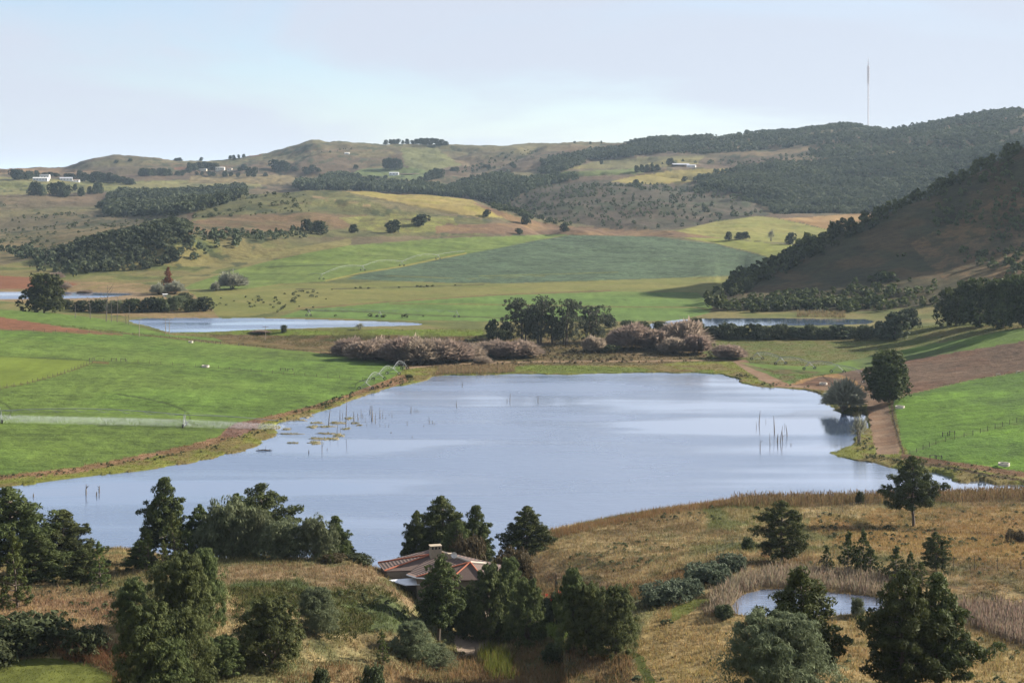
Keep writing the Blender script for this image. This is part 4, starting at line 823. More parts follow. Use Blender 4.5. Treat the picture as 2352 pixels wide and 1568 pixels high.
row(['broadS'], [(327,386,404,9),(340,387,404,9),(352,387,404,8),(366,386,404,8),(378,386,404,8),(389,388,404,6),(408,393,404,7),(420,391,404,6),(434,373,398,6),(445,375,393,9),(458,372,390,9),(470,371,388,9),(482,373,390,10),(494,374,392,9),(452,394,402,4),(464,394,402,4),(481,393,404,6),(490,395,405,5),(517,392,406,6),(531,395,405,5),(547,396,406,5),(552,383,393,6)], '%s tree from the left around the hilltop homestead', 'trees around the hilltop homestead', 'tree', 2200)
row(['broadS'], [(560,377,391,8),(572,384,406,7),(584,383,407,7),(610,396,405,5),(632,366,391,13),(648,368,393,10),(658,373,393,8),(676,382,393,9),(703,383,400,8),(716,378,395,8),(730,385,395,7)], '%s tree from the left on the terraced slope right of the homestead', 'trees on the terraced slope', 'tree', 2200)
row(['broadS'], [(267,367,375,5),(299,364,371,5),(405,363,370,6),(413,362,370,5),(462,361,369,4),(529,357,366,4),(537,356,366,4),(548,355,364,3),(560,354,362,4)], '%s small tree from the left along the left skyline', 'small trees on the left skyline', 'tree', 2500)
row(['broadS'], [(886,321,331,5),(897,320,331,5),(905,320,331,5),(914,319,331,6),(925,322,330,3),(935,319,331,5),(947,322,331,5),(957,319,331,7),(968,317,332,8),(979,317,333,8),(991,317,333,8),(1003,318,333,8),(1014,320,334,7),(1024,324,334,6)], '%s tree from the left in the clump on the central skyline', 'trees on the central skyline', 'tree', 2500)
row(['broadS'], [(885,365,388,8),(896,362,388,9),(907,363,389,9),(918,366,388,7)], '%s tree from the left in the dark square clump on the far green meadow', 'dark clump on the far meadow', 'tree', 2200)
row(['broadS'], [(980,396,416,8),(990,390,413,9),(1001,386,410,10),(1012,388,408,9),(1040,384,394,7),(1048,383,393,6),(966,405,420,6),(817,378,388,6),(852,402,410,7),(868,404,410,6),(886,402,411,5),(792,393,402,7),(776,396,402,5)], '%s tree from the left scattered round the small white shed', 'trees round the small white shed', 'tree', 2200)
row(['broadS'], [(1177,374,384,7),(1115,378,385,7),(1123,378,388,5),(1182,379,386,4),(1110,402,410,3),(1320,324,329,3),(1356,325,330,3),(1381,323,330,2),(1449,320,330,4),(1460,317,329,4)], '%s tiny tree from the left on the bare far ridge', 'tiny trees on the bare far ridge', 'tree', 2000)
row(['broadS'], [(1540,363,379,9),(1462,380,396,6),(1474,378,396,6),(1486,378,395,6),(1498,377,394,6),(1510,378,392,6),(1382,366,378,4),(1462,412,427,7),(1572,405,417,6),(1552,374,381,3)], '%s dark tree from the left round the far barn', 'trees round the far barn', 'tree', 2000)
# ---------------------------------------------------------------- woods too dense to count
def far_variants():
    out_ = []
    for s_ in range(5):
        g = np.random.default_rng(100+s_); n = 44; d = unit(g.normal(size=(n, 3))+[0, 0, .4]); prof = [1.0, .8, .6, .9, .7][s_]
        c = np.c_[d[:, :2]*.34*prof**.5, .55+d[:, 2]*.42]; c[:, :2] *= (1.25-.6*np.clip(c[:, 2:], 0, 1)); nr = unit(d+.5*g.normal(size=(n, 3)))
        out_.append((leafset(c, nr, np.full(n, .17), .62, g).reshape(n, 4, 3), .3*g.random(n)+.5*(d[:, 2] > .2)*g.random(n)))  # upper leaves tinted lighter, so lit tops are put into the colour
    return out_
FV = far_variants()
CA = np.zeros(GX.shape); CA[:-1, :-1] = (GY[1:, :-1]-GY[:-1, :-1])*GY[:-1, :-1]*np.diff(U)[None]/F
def wood(name, label, polys, sp, hmin, hmax, m_='far', ylo=400, yhi=4000, asp=1.0, cat='wood', thin=0.0, seed=0, cap=4000, jit=1, patch=.5):
    g = np.random.default_rng(200+seed); R = np.zeros(GX.shape, bool)
    for P in polys:
        P = np.asarray(P, float); b = (GU > P[:, 0].min()-9) & (GU < P[:, 0].max()+9) & (GV > P[:, 1].min()-9) & (GV < P[:, 1].max()+9) & (GY > ylo) & (GY < yhi); ii = np.where(b)
        mk = inpoly(GU[ii]+(PU-GU)[ii]*jit, GV[ii]+(PV-GV)[ii]*jit, P); R[ii[0][mk], ii[1][mk]] = True
    R &= ~LAKEALL
    if seed == 18: R &= REG == 0
    ii = np.where(R); pr = CA[ii]/(sp*sp)
    if thin: pr = pr*sst(fbm(GX[ii]/(sp*7)+seed, GY[ii]/(sp*7), 3), patch-thin, patch+thin*.3)
    k = np.floor(pr+g.random(len(pr))).astype(int); rep = np.repeat(np.arange(len(pr)), k)
    if len(rep) > cap: rep = g.choice(rep, cap, replace=False)
    n = len(rep); r0, c0 = ii[0][rep], ii[1][rep]; x = GX[r0, c0]+g.normal(size=n)*sp*.35; y = GY[r0, c0]+g.normal(size=n)*sp*.35; z = GZ[r0, c0]
    lf = fbm(x/70+seed, y/70, 3); hh = (hmin+(hmax-hmin)*g.random(n)**1.3)*(.65+.75*lf); an = g.random(n)*6.28; vs = g.integers(0, 5, n); w = hh*asp*(.85+.4*g.random(n)); V_ = []; T_ = []; tn = np.clip(g.random(n)*.6+1.6*(fbm(x/55+9, y/80+seed, 3)-.38), 0, 1)
    for q in range(5):
        s_ = vs == q; base, bt = FV[q]; ca, sa = np.cos(an[s_])[:, None, None], np.sin(an[s_])[:, None, None]; b = base[None]
        X = (b[..., 0]*ca-b[..., 1]*sa)*w[s_][:, None, None]+x[s_][:, None, None]; Yy = (b[..., 0]*sa+b[..., 1]*ca)*w[s_][:, None, None]+y[s_][:, None, None]; Zz = b[..., 2]*hh[s_][:, None, None]+z[s_][:, None, None]-.08*hh[s_][:, None, None]
        V_.append(np.stack([X, Yy, Zz], -1).reshape(-1, 3)); T_.append(np.repeat(np.clip(bt[None]+1*.6*tn[s_][:, None], 0, 1).ravel(), 4))
    v = np.concatenate(V_); t_ = np.concatenate(T_); me = new_mesh(name, v, quads=np.arange(len(v)).reshape(-1, 4)); fattr(me, 'tint', t_)
    print('WOOD', name, n)
    return tag(link(name, me, M[m_]), label, cat, kind='stuff')
wood('wood', 'dark wood on the left slope below the farm fields', [[(258,452),(275,445),(330,443),(400,445),(480,440),(560,430),(565,450),(520,468),(440,490),(350,496),(255,500),(235,480)]], 5.5, 6, 11, ylo=1500, asp=1.15, seed=1, thin=.2, patch=.40)
wood('wood', 'shaded dense wood on the steep bank above the far left pond', [[(118,592),(140,580),(200,560),(260,545),(320,530),(400,520),(430,524),(450,545),(430,580),(400,605),(330,622),(200,628),(150,615)]], 4.5, 4, 8, ylo=1120, yhi=1300, seed=2, asp=1.2)
wood('scrub', 'dark scrub running from the steep wooded bank along the hillside', [[(430,540),(560,535),(700,530),(700,545),(560,565),(440,600),(420,590)],[(10,575),(60,570),(130,585),(180,620),(185,640),(100,625),(60,600),(10,588)]], 8, 3, 7, ylo=1100, yhi=1450, seed=3, asp=1.2, thin=.15, patch=.4)
wood('plantation', 'large grey-green plantation covering the right slope', [[(1600,418),(1640,400),(1720,385),(1900,375),(2100,360),(2352,330),(2352,470),(2200,480),(2000,490),(1900,495),(1790,497),(1740,470),(1700,445),(1620,432)]], 5.8, 6, 10, 'far', ylo=1900, seed=4, cap=10000, asp=1.2)
wood('plantation', 'upper plantation along the right ridge under the mast', [[(1500,352),(1560,335),(1700,312),(1800,302),(1930,290),(1975,292),(1995,300),(2060,300),(2150,285),(2250,262),(2352,252),(2352,335),(2100,365),(1900,378),(1850,350),(1930,333),(1760,345),(1640,355)]], 7.5, 6, 10, 'far', ylo=2400, seed=5, cap=8500, asp=1.2, thin=.1, patch=.3)
wood('tree_belt', 'diagonal tree belt climbing the far slope to the ridge', [[(1245,372),(1300,360),(1360,348),(1440,335),(1500,322),(1640,312),(1640,318),(1530,350),(1400,366),(1300,372),(1250,378)],[(1240,398),(1250,380),(1330,372),(1340,376),(1270,402)]], 6.5, 7, 11, 'far', ylo=2200, seed=6)
wood('wood', 'dark wood filling the valley behind the golden field', [[(1020,440),(1060,425),(1110,412),(1170,405),(1200,420),(1260,412),(1320,405),(1320,414),(1240,430),(1180,460),(1150,475),(1100,460),(1060,455),(1020,450)],[(780,418),(860,420),(1000,430),(1060,445),(1060,456),(960,446),(860,440),(780,436)]], 6, 6, 12, 'far', ylo=1950, seed=7)
wood('wood', 'dark clump of trees behind the crest left of the golden field', [[(678,432),(685,420),(720,425),(745,415),(780,408),(830,415),(860,425),(860,438),(760,438),(680,438)]], 6, 9, 15, 'far', ylo=2000, seed=8)
wood('scrub', 'scattered dark scrub on the burnt slope of the middle hills', [[(1170,468),(1250,430),(1400,420),(1600,430),(1760,490),(1690,502),(1540,526),(1420,528),(1300,510),(1180,490)]], 13, 2.5, 6, 'far', ylo=1500, yhi=2450, seed=9, asp=1.2, thin=.2, patch=.5)
wood('scrub', 'green scrub in the gully between golden field and burnt slope', [[(1110,462),(1150,470),(1200,490),(1290,510),(1340,524),(1280,520),(1200,500),(1130,478)],[(1580,430),(1640,425),(1700,440),(1740,470),(1700,460),(1600,445)]], 9, 3, 7, 'bush', ylo=1500, yhi=2450, seed=10, asp=1.3)
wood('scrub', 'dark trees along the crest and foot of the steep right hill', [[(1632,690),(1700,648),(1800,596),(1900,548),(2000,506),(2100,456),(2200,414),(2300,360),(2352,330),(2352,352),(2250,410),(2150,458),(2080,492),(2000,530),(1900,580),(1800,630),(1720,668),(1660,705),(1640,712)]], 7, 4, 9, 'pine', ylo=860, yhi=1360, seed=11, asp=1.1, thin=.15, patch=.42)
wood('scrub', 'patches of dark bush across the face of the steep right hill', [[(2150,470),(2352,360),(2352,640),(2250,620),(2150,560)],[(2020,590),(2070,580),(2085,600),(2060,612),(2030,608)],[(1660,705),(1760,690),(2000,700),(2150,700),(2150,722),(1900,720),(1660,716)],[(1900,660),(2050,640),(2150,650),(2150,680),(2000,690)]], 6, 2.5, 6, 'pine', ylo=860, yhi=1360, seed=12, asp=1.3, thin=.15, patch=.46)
wood('scrub', 'low dark scrub scattered over the left hill slopes', [[(0,470),(250,500),(420,470),(430,510),(250,545),(110,580),(0,560)],[(430,505),(600,445),(720,445),(700,490),(480,500)]], 13, 1.2, 3.6, 'bush', ylo=1300, yhi=2300, seed=13, asp=1.7, thin=.12, patch=.5)
wood('scrub', 'dark low scrub on the far hollows of the skyline hills', [[(1050,400),(1080,372),(1200,345),(1250,350),(1200,370),(1120,395)],[(700,345),(780,336),(830,345),(760,352)],[(1480,380),(1680,362),(1700,375),(1680,382),(1600,378)],[(1690,375),(1900,345),(1920,352),(1850,372),(1700,384)]], 15, 2.5, 6, 'far', ylo=2200, seed=14, asp=1.3, thin=.2, patch=.46)
wood('scrub', 'brown and green low scrub on the rough flat behind the lake', [[(760,785),(1000,800),(1640,785),(1640,830),(1000,842),(940,838),(900,820)],[(760,776),(1100,774),(1100,785),(760,785)]], 3.2, .5, 1.3, 'brownleaf', ylo=560, yhi=790, seed=15, asp=1.6, thin=.2, patch=.45, cap=2600)
wood('scrub', 'small dark bushes dotted over the valley pasture', [[(480,690),(640,670),(760,672),(700,712),(560,724)],[(690,712),(1100,730),(1100,738),(690,730)],[(680,664),(800,661),(980,656),(1110,652),(1100,656),(800,666)]], 9, .7, 1.8, 'bush', ylo=820, yhi=1200, seed=16, asp=2.2, thin=.08, patch=.64)
wood('lakeside_scrub', 'low green and brown growth along the lake margin', [[(-100,1115),(0,1103),(200,1079),(400,1050),(540,1018),(640,985),(720,945),(850,900),(960,875),(940,868),(800,902),(640,960),(560,990),(500,1018),(370,1046),(200,1072),(0,1096),(-100,1108)],[(1690,860),(1760,888),(1900,895),(1960,945),(1990,960),(1998,1000),(1960,1040),(2060,1068),(2352,1105),(2352,1092),(2090,1052),(2010,1044),(2000,1000),(1985,940),(1960,905),(1850,890),(1750,872),(1700,850)]], 2.0, .3, .8, 'bush', ylo=392, yhi=700, seed=17, asp=1.8, thin=.2, patch=.5, cap=3500)
wood('scrub', 'low olive green scrub dotted over the dry near slope', [[(-60,1280),(480,1300),(960,1300),(1250,1230),(1700,1150),(2600,1140),(2600,1600),(-60,1600)]], 2.6, .2, .8, 'bush', ylo=170, yhi=385, seed=18, asp=1.9, thin=.12, patch=.56, cap=1900)
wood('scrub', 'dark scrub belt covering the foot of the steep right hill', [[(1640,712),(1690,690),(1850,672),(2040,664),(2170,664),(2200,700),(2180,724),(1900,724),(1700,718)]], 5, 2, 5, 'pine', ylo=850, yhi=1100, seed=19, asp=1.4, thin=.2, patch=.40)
# ---------------------------------------------------------------- built things
plain('tile_dark', (.062, .058, .070), .8, ns=1.5, amp=.3); plain('tile_red', (.36, .11, .055), .8); plain('plaster', (.17, .135, .10), .9); plain('chimney_plaster', (.28, .23, .165), .9); plain('white_metal', (.62, .64, .68), .4, ns=1); plain('white_paint', (.62, .62, .60), .7)
plain('galv', (.20, .215, .225), .6, .2); plain('tyre', (.02, .02, .02), .9); plain('pole_wood', (.20, .165, .13), .9); plain('post_wood', (.11, .095, .075), .9); plain('concrete', (.42, .38, .32), .9); plain('glass_dark', (.03, .035, .04), .2); plain('grey_roof', (.30, .31, .34), .6); plain('mast_paint', (.50, .48, .50), .6); plain('cream', (.52, .48, .38), .9); plain('brown_roof', (.20, .14, .11), .9)
def root(name, loc, label, cat, group=None, rz=0):
    r = bpy.data.objects.new(name, None); col.objects.link(r); r.location = loc; r.rotation_euler = (0, 0, rz); return tag(r, label, cat, group)
def P3d(u, v, Y): return np.array([(u-CU)*Y/F, Y, HC-(v-VH)*Y/F])
def Pz(u, v, z): Y = (HC-z)*F/(v-VH); return np.array([(u-CU)*Y/F, Y, z])
# the tiled house
ZE, ZR = 13.5, 15.5
L1, L2, E_, F_, G_, C_, D_ = Pz(868,1292,ZE), Pz(883,1311,ZE), Pz(950,1309,ZE), Pz(934,1317.5,ZE), Pz(956,1325,ZE), Pz(1034,1331,ZE), Pz(1112,1331,ZE)
A_, B_, Pp = Pz(993,1259,ZR), Pz(1080,1291,ZR), Pz(993,1272.5,ZR-.4)
R_ = D_+np.array([3.2, 9.5, 0]); S_ = L1+np.array([6.5, 7.5, 0]); R2 = np.array([R_[0]-4, R_[1]+3, ZE])
hc = (L2+D_)/2; hg = float(gz(hc[0], hc[1]+3)[0]); hb = np.array([hc[0], hc[1], 3.5])
house = root('house', tuple(hb), 'tiled-roof farmhouse with red ridge tiles, half hidden among trees by the lake', 'house')
O = lambda p: np.asarray(p)-hb
def slab(pts, th=.14):
    m = MB(); top = [O(p) for p in pts]; bot = [q-np.array([0, 0, th]) for q in top]; n = len(pts)
    for f in (top, bot[::-1]):
        for i in range(1, n-1): m.poly([(f[0], f[i], f[i+1])])
    for i in range(n): j = (i+1) % n; m.poly([(top[i], bot[i], bot[j], top[j])])
    return m
def tilemat():
    m_, t, b, o = mat('tiles'); M['tiles'] = m_; g = t.nodes.new('ShaderNodeTexCoord').outputs['Object']
    w = t.nodes.new('ShaderNodeTexWave'); w.bands_direction = 'Z'; w.inputs['Scale'].default_value = 3.0; w.inputs['Distortion'].default_value = .3; t.links.new(g, w.inputs[0])
    w2 = t.nodes.new('ShaderNodeTexWave'); w2.bands_direction = 'X'; w2.inputs['Scale'].default_value = 1.05; t.links.new(g, w2.inputs[0]); n = noise_n(t, 3, 4, .6, g)
    cr_ = t.nodes.new('ShaderNodeValToRGB'); cr_.color_ramp.elements[0].color = (.042, .028, .024, 1); cr_.color_ramp.elements[1].color = (.115, .072, .056, 1); cr_.color_ramp.elements[0].position = .3; cr_.color_ramp.elements[1].position = .8
    t.links.new(math_n(t, 'ADD', math_n(t, 'MULTIPLY', w.outputs['Fac'], .7), math_n(t, 'MULTIPLY', n.outputs[0], .35)), cr_.inputs[0]); t.links.new(cr_.outputs[0], b.inputs['Base Color']); b.inputs['Roughness'].default_value = .8
    bu = t.nodes.new('ShaderNodeBump'); bu.inputs['Strength'].default_value = .5; bu.inputs['Distance'].default_value = .1; t.links.new(w.outputs['Fac'], bu.inputs['Height']); t.links.new(bu.outputs[0], b.inputs['Normal'])
tilemat()
for pts in ([L1, L2, Pp], [L2, E_, Pp], [E_, F_, G_, B_, A_, Pp], [G_, C_, B_], [C_, D_, B_], [D_, R_, A_, B_], [R_, R2, S_, A_], [S_, L1, Pp, A_]):
    slab(pts).build('roof', M['tiles'], house)
up = np.array([0, 0, .09])
for a, b in ((L1, Pp), (L2, Pp), (G_, B_), (C_, B_), (D_, B_)): MB().tube([O(a+up), O(b+up)], .13, 6).build('ridge_tiles', M['tile_red'], house)
MB().tube([O(A_+up), O(B_+up)], .17, 6).build('ridge_tiles', M['concrete'], house)
MB().tube([O(B_+up), O(R_*.5+B_*.5+[0, 0, .1])], .14, 6).build('ridge_tiles', M['concrete'], house)
MB().tube([O(F_-[0, 0, .12]), O(G_-[0, 0, .12]), O((G_*.6+C_*.4)-[0, 0, .12])], .13, 4).build('gutter', M['white_paint'], house)
cxy = np.mean([L1, L2, F_, G_, C_, D_, R_, S_], 0)
wm = MB(); ring = [L1, L2, E_, G_*.5+E_*.5, G_, C_, D_, R_, R2, S_]
ins = [np.array([p[0]+(cxy[0]-p[0])*.06, p[1]+(cxy[1]-p[1])*.07, ZE-.2]) for p in ring]
for i in range(len(ins)):
    a, b = ins[i], ins[(i+1) % len(ins)]; a0, b0 = a.copy(), b.copy(); a0[2] = b0[2] = 3.2; wm.poly([(O(a), O(b), O(b0), O(a0))])
wm.build('wall', M['plaster'], house)
for t_ in (.2, .62):
    for dz in (5.0,):
        a, b = ins[5], ins[6]; c = a+(b-a)*t_; d = (b-a)/np.linalg.norm(b-a); c2 = c+np.array([0, -.03, -dz]); w = MB().box(O(c2+d*.5), (1.3, .08, 1.2), rz=math.atan2(d[1], d[0])).build('window', M['glass_dark'], house); fr = MB().box(O(c2+d*.5+[0, -.02, -.66]), (1.5, .16, .1), rz=math.atan2(d[1], d[0])).build('sill', M['white_paint'], w)
slab([Pz(891,1331,12.3), Pz(953,1326,12.6), Pz(975,1331.5,12.6), Pz(965,1341,12.3), Pz(931,1343,12.1)], .12).build('porch_roof', M['white_metal'], house)
ch = P3d(1000, 1275, 267); cm_ = MB(); cm_.box(O(ch+[0, 0, .2]), (1.9, 1.4, 1.9), rz=.25); cm_.box(O(ch+[0, 0, 1.72]), (2.05, 1.55, .12), rz=.25)
for dx in (-.85, -.3, .3, .85):
    for dy in (-.6, .6): cm_.box(O(ch+[dx*math.cos(.25)-dy*math.sin(.25), dx*math.sin(.25)+dy*math.cos(.25), 1.40]), (.2, .2, .5), rz=.25)
cm_.build('chimney', M['chimney_plaster'], house)
MB().box(O(ch+[0, 0, 1.3]), (1.5, 1.0, .35), rz=.25).build('flue_opening', M['glass_dark'], house)
MB().box(O(P3d(1034, 1276, 264.5)), (.9, .8, .9), rz=.3).build('vent_block', M['chimney_plaster'], house)
dish = root('satellite_dish', tuple(P3d(1043, 1284, 263.4)), 'round white satellite dish on the ridge of the tiled roof', 'satellite dish')
dm = MB(); k_ = 20; rings = [(0, 0), (.2, .02), (.38, .08), (.52, .16)]; vv = [(math.cos(6.2832*j/k_)*r, -z_-0.0, math.sin(6.2832*j/k_)*r+.75) for r, z_ in rings for j in range(k_)]; qq = [(i*k_+j, i*k_+(j+1) % k_, (i+1)*k_+(j+1) % k_, (i+1)*k_+j) for i in range(3) for j in range(k_)]; dm.add(vv, qq); dm.add([(x, y+.03, z) for x, y, z in vv], qq)
dm.build('reflector', M['white_paint'], dish); MB().tube([(0, .1, -.2), (0, .12, .5), (0, .03, .75)], .04, 6).build('stand', M['galv'], dish); MB().tube([(0, -.1, .3), (0, -.6, .62), (0, -.6, .72)], .025, 5).build('arm', M['galv'], dish)

# centre-pivot irrigators
def wheel(c, d, r=.62, w=.36):
    m = MB(); ax = np.array([-d[1], d[0], 0]); m.tube([np.array(c)-ax*w/2, np.array(c)+ax*w/2], r, 12); 
    for s_ in (-1, 1): m.tube([np.array(c)+ax*s_*w/2, np.array(c)+ax*s_*(w/2+.02)], [r, r*.15], 12)
    return m
def tread(c, d, r=.62, w=.36):
    """tyre ring with an open middle and a hub"""
    ax = np.array([-d[1], d[0], 0]); c = np.array(c); v = []; q = []; k = 14
    for rr_, s_ in ((r, -1), (r, 1), (r*.62, 1), (r*.62, -1)):
        for j in range(k): a = 6.2832*j/k; v.append(c+ax*s_*w/2+(d*math.cos(a)+np.array([0, 0, 1])*math.sin(a))*rr_)
    for i in range(4):
        for j in range(k): q.append((i*k+j, i*k+(j+1) % k, ((i+1) % 4)*k+(j+1) % k, ((i+1) % 4)*k+j))
    return MB().add(v, q), MB().tube([c-ax*w*.3, c+ax*w*.3], r*.6, 8)
def pivot(label, towers, ht, arch, ends=(), mt='galv', pr=.085, mast=True, hang=0.0, nv=7, vthick=.02):
    """towers: (u, v, half wheelbase du, dv) ground pixels; ends: overhang pipe ends (u, v, height)"""
    T = []
    for u, v, du, dv in towers:
        x, y, z = locate(u, v, 395); p = np.array([x, y, z]); x2, y2, z2 = locate(u+du, v+dv, 395); d = np.array([x2-x, y2-y, 0]); L = max(np.linalg.norm(d), 1.2); d = d/np.linalg.norm(d); T.append((p, d, min(L, 2.6)))
    r = root('irrigator', tuple(T[0][0]), label, 'irrigator'); o0 = T[0][0]; tops = []
    for p, d, L in T:
        q = p-o0; top = q+[0, 0, ht]; tops.append(top); tm = MB()
        a, b = q-d*L+[0, 0, .5], q+d*L+[0, 0, .5]; perp = np.array([-d[1], d[0], 0])*.25
        for s_ in (-1, 1): tm.tube([a, top+perp*s_], .07, 4); tm.tube([b, top+perp*s_], .07, 4)
        tm.tube([a, b], .07, 4); tm.tube([(a+top)/2, (b+top)/2], .045, 4)
        if mast: tm.tube([top, top+[0, 0, .9]], .04, 4)
        tw = tm.build('tower', M[mt], r)
        for c in (a, b): ty, hub = tread(c+[0, 0, .05], d); wl_ = ty.build('wheel', M['tyre'], tw); hub.build('hub', M['galv'], wl_)
    spans = list(zip(tops[:-1], tops[1:], [0]*9)); 
    for e in ends:
        x, y, z = locate(e[0], e[1], 395); t0 = min(tops, key=lambda t: np.hypot(*(t-(np.array([x, y, z])-o0))[:2])); spans.append((t0, np.array([x, y, z+e[2]])-o0, 1))
    for a, b, over in spans:
        n = 12; pts = [a+(b-a)*i/n+[0, 0, (arch if not over else arch*.25)*math.sin(math.pi*i/n)] for i in range(n+1)]; MB().tube(pts, pr, 6).build('pipe', M[mt], r)
        if over: MB().tube([a+[0, 0, .9], b], .03, 4).build('cable', M[mt], r); continue
        dirn = (b-a)/np.linalg.norm(b-a); side = np.array([-dirn[1], dirn[0], 0]); m = MB(); low = []
        for i in range(nv):
            f = (i+.5)/nv; k0 = a+(b-a)*f; arc = lambda g_: a+(b-a)*g_+[0, 0, arch*math.sin(math.pi*g_)]; c = arc(f)-[0, 0, .95*math.sin(math.pi*f)**.5+.1]
            for s_ in (-1, 1): e = c+side*.55*s_; m.tube([arc(f-.35/nv), e], vthick, 4); m.tube([arc(f+.35/nv), e], vthick, 4)
            m.tube([c-side*.55, c+side*.55], vthick*.8, 4); low.append(c)
        for s_ in (-1, 1): m.tube([a+side*.3*s_]+[c+side*.55*s_ for c in low]+[b+side*.3*s_], vthick*.55, 4)
        m.build('truss', M[mt], r)
        if hang:
            m = MB()
            for i in range(1, 18): q = a+(b-a)*i/18+[0, 0, arch*math.sin(math.pi*i/18)]; m.tube([q, q-[0, 0, hang]], .012, 3)
            m.build('drop_hose', M[mt], r)
    return T, tops, o0
TA, topsA, oA = pivot('long irrigator spraying water over the near left grass field', [(-430,955,4,6),(1,969,5,4.5),(424,979,5,-5)], 3.6, 1.2, [(640,988,3.0)], nv=8, pr=.10, vthick=.03)
pivot('arched irrigator standing at the tip of the left field by the lake', [(840.5,894.2,15.5,.7),(870.5,872.5,13.5,.5),(903,860,14,1),(929,848,3,0)], 2.5, 1.9, [(825,888,2.1)], pr=.055, nv=6, vthick=.02)
pivot('white irrigator between the upper green field and the crop field', [(738.5,642,5,0),(833,621.5,5,0),(923,611,5,0),(1006,595.5,5,0)], 3.6, 2.6, [(706,640,2.6),(1068,584,2.6)], 'galv', .065, nv=5, vthick=.015)
pivot('pale irrigator with white end tower on the field behind the left pond', [(709,726,5,0),(872,728,5,0),(1049,729,3,0)], 3.2, 1.0, [], 'galv', .05, nv=7, vthick=.03)
pivot('lattice irrigator stretching from the dirt track to the dark tree', [(1739,826,13,-.5),(1793,837,13,-1),(1859,848.5,14,-1.5),(1924,856,15,-1),(1996,880,14,-1)], 3.0, .9, [], 'galv', .10, hang=1.2, nv=9)
# water thrown by the spraying irrigator
def spray():
    g = np.random.default_rng(9); v = []; pts = [topsA[0]+oA, topsA[1]+oA, topsA[2]+oA, np.array(locate(650, 986, 395))+[0, 0, 3]]
    for i, (a, b, n) in enumerate(((pts[0], pts[1], 7000), (pts[1], pts[2], 15000), (pts[2], pts[3], 6500))):
        f = g.random(n)[:, None]; noz = np.round(f*26)/26 if i < 3 else f; f = noz+g.normal(size=(n, 1))*.035; p = a+(b-a)*np.clip(f, 0, 1); h = g.random(n)**.8; zt = np.minimum(p[:, 2], 99); base = p-np.array([0, 0, 3.6])
        fall = h*1.9; pos = base+np.c_[(g.random(n)-.5)*2.6*(1.3-fall/1.9)+(1.9-fall)*.9, -(1.9-fall)*1.2-(g.random(n))*.9, fall+.1]; L = .3+.4*g.random(n)
        d = np.c_[np.full(n, -.25), np.full(n, .1), np.ones(n)]*L[:, None]; w = np.c_[np.full(n, .0032), np.zeros(n), np.zeros(n)]
        v.append(np.stack([pos-w, pos+w, pos+d+w*.5, pos+d-w*.5], 1).reshape(-1, 3))
    v = np.concatenate(v); me = new_mesh('water_spray', v, quads=np.arange(len(v)).reshape(-1, 4))
    m_, t, b, o = mat('spray'); b.inputs['Base Color'].default_value = (.8, .85, .9, 1); b.inputs['Roughness'].default_value = .4; tr = t.nodes.new('ShaderNodeBsdfTranslucent'); tr.inputs[0].default_value = (.85, .88, .92, 1); ms = t.nodes.new('ShaderNodeMixShader'); ms.inputs[0].default_value = .5; t.links.new(b.outputs[0], ms.inputs[1]); t.links.new(tr.outputs[0], ms.inputs[2]); t.links.new(ms.outputs[0], o.inputs[0])
    tag(link('water_spray', me, m_), 'white curtain of fine water falling below the long irrigator', 'water spray', kind='stuff')
spray()
# lattice mast on the ridge
u0, Ym = 1994.3, 3345; xm = (u0-CU)*Ym/F; zb = float(gz(xm, Ym)[0])-2; k = Ym/F; zt = HC-(132-VH)*k
mastr = root('radio_mast', (xm, Ym, zb), 'tall thin lattice radio mast standing on the right ridge', 'radio mast'); Hm = HC-(151-VH)*k-zb; m = MB(); legs = [(math.cos(a)*1.5, math.sin(a)*1.5) for a in (.5, 2.6, 4.7)]
for lx, ly in legs: m.tube([(lx, ly, 0), (lx, ly, Hm)], .28, 4)
nb = 34
for i in range(nb):
    z0, z1 = Hm*i/nb, Hm*(i+1)/nb
    for j in range(3): a, b = legs[j], legs[(j+1) % 3]; m.tube([(a[0], a[1], z0), (b[0], b[1], z1)], .12, 3); m.tube([(a[0], a[1], z1), (b[0], b[1], z1)], .12, 3)
m.build('lattice', M['mast_paint'], mastr); MB().tube([(0, 0, Hm), (0, 0, zt-zb)], [.5, .25], 6).build('spire', M['mast_paint'], mastr)
for i in range(12):
    z = Hm-2-i*3.2; mm = MB()
    for a in (.5, 1.55, 2.6, 3.65, 4.7, 5.75): mm.box((math.cos(a)*2.2, math.sin(a)*2.2, z), (1.0, 1.0, 1.6), rz=a)
    mm.tube([(-2.2, 0, z), (2.2, 0, z)], .2, 4); mm.tube([(0, -2.2, z), (0, 2.2, z)], .2, 4); mm.build('antenna', M['mast_paint'], mastr)
for v, hw in ((144.4, 3.4), (225, 4.6)):
    z = HC-(v-VH)*k-zb; mm = MB()
    for a in (0, 1.05, 2.1): mm.tube([(-math.cos(a)*hw*k, -math.sin(a)*hw*k, z), (math.cos(a)*hw*k, math.sin(a)*hw*k, z)], .3, 4)
    mm.build('platform', M['mast_paint'], mastr)
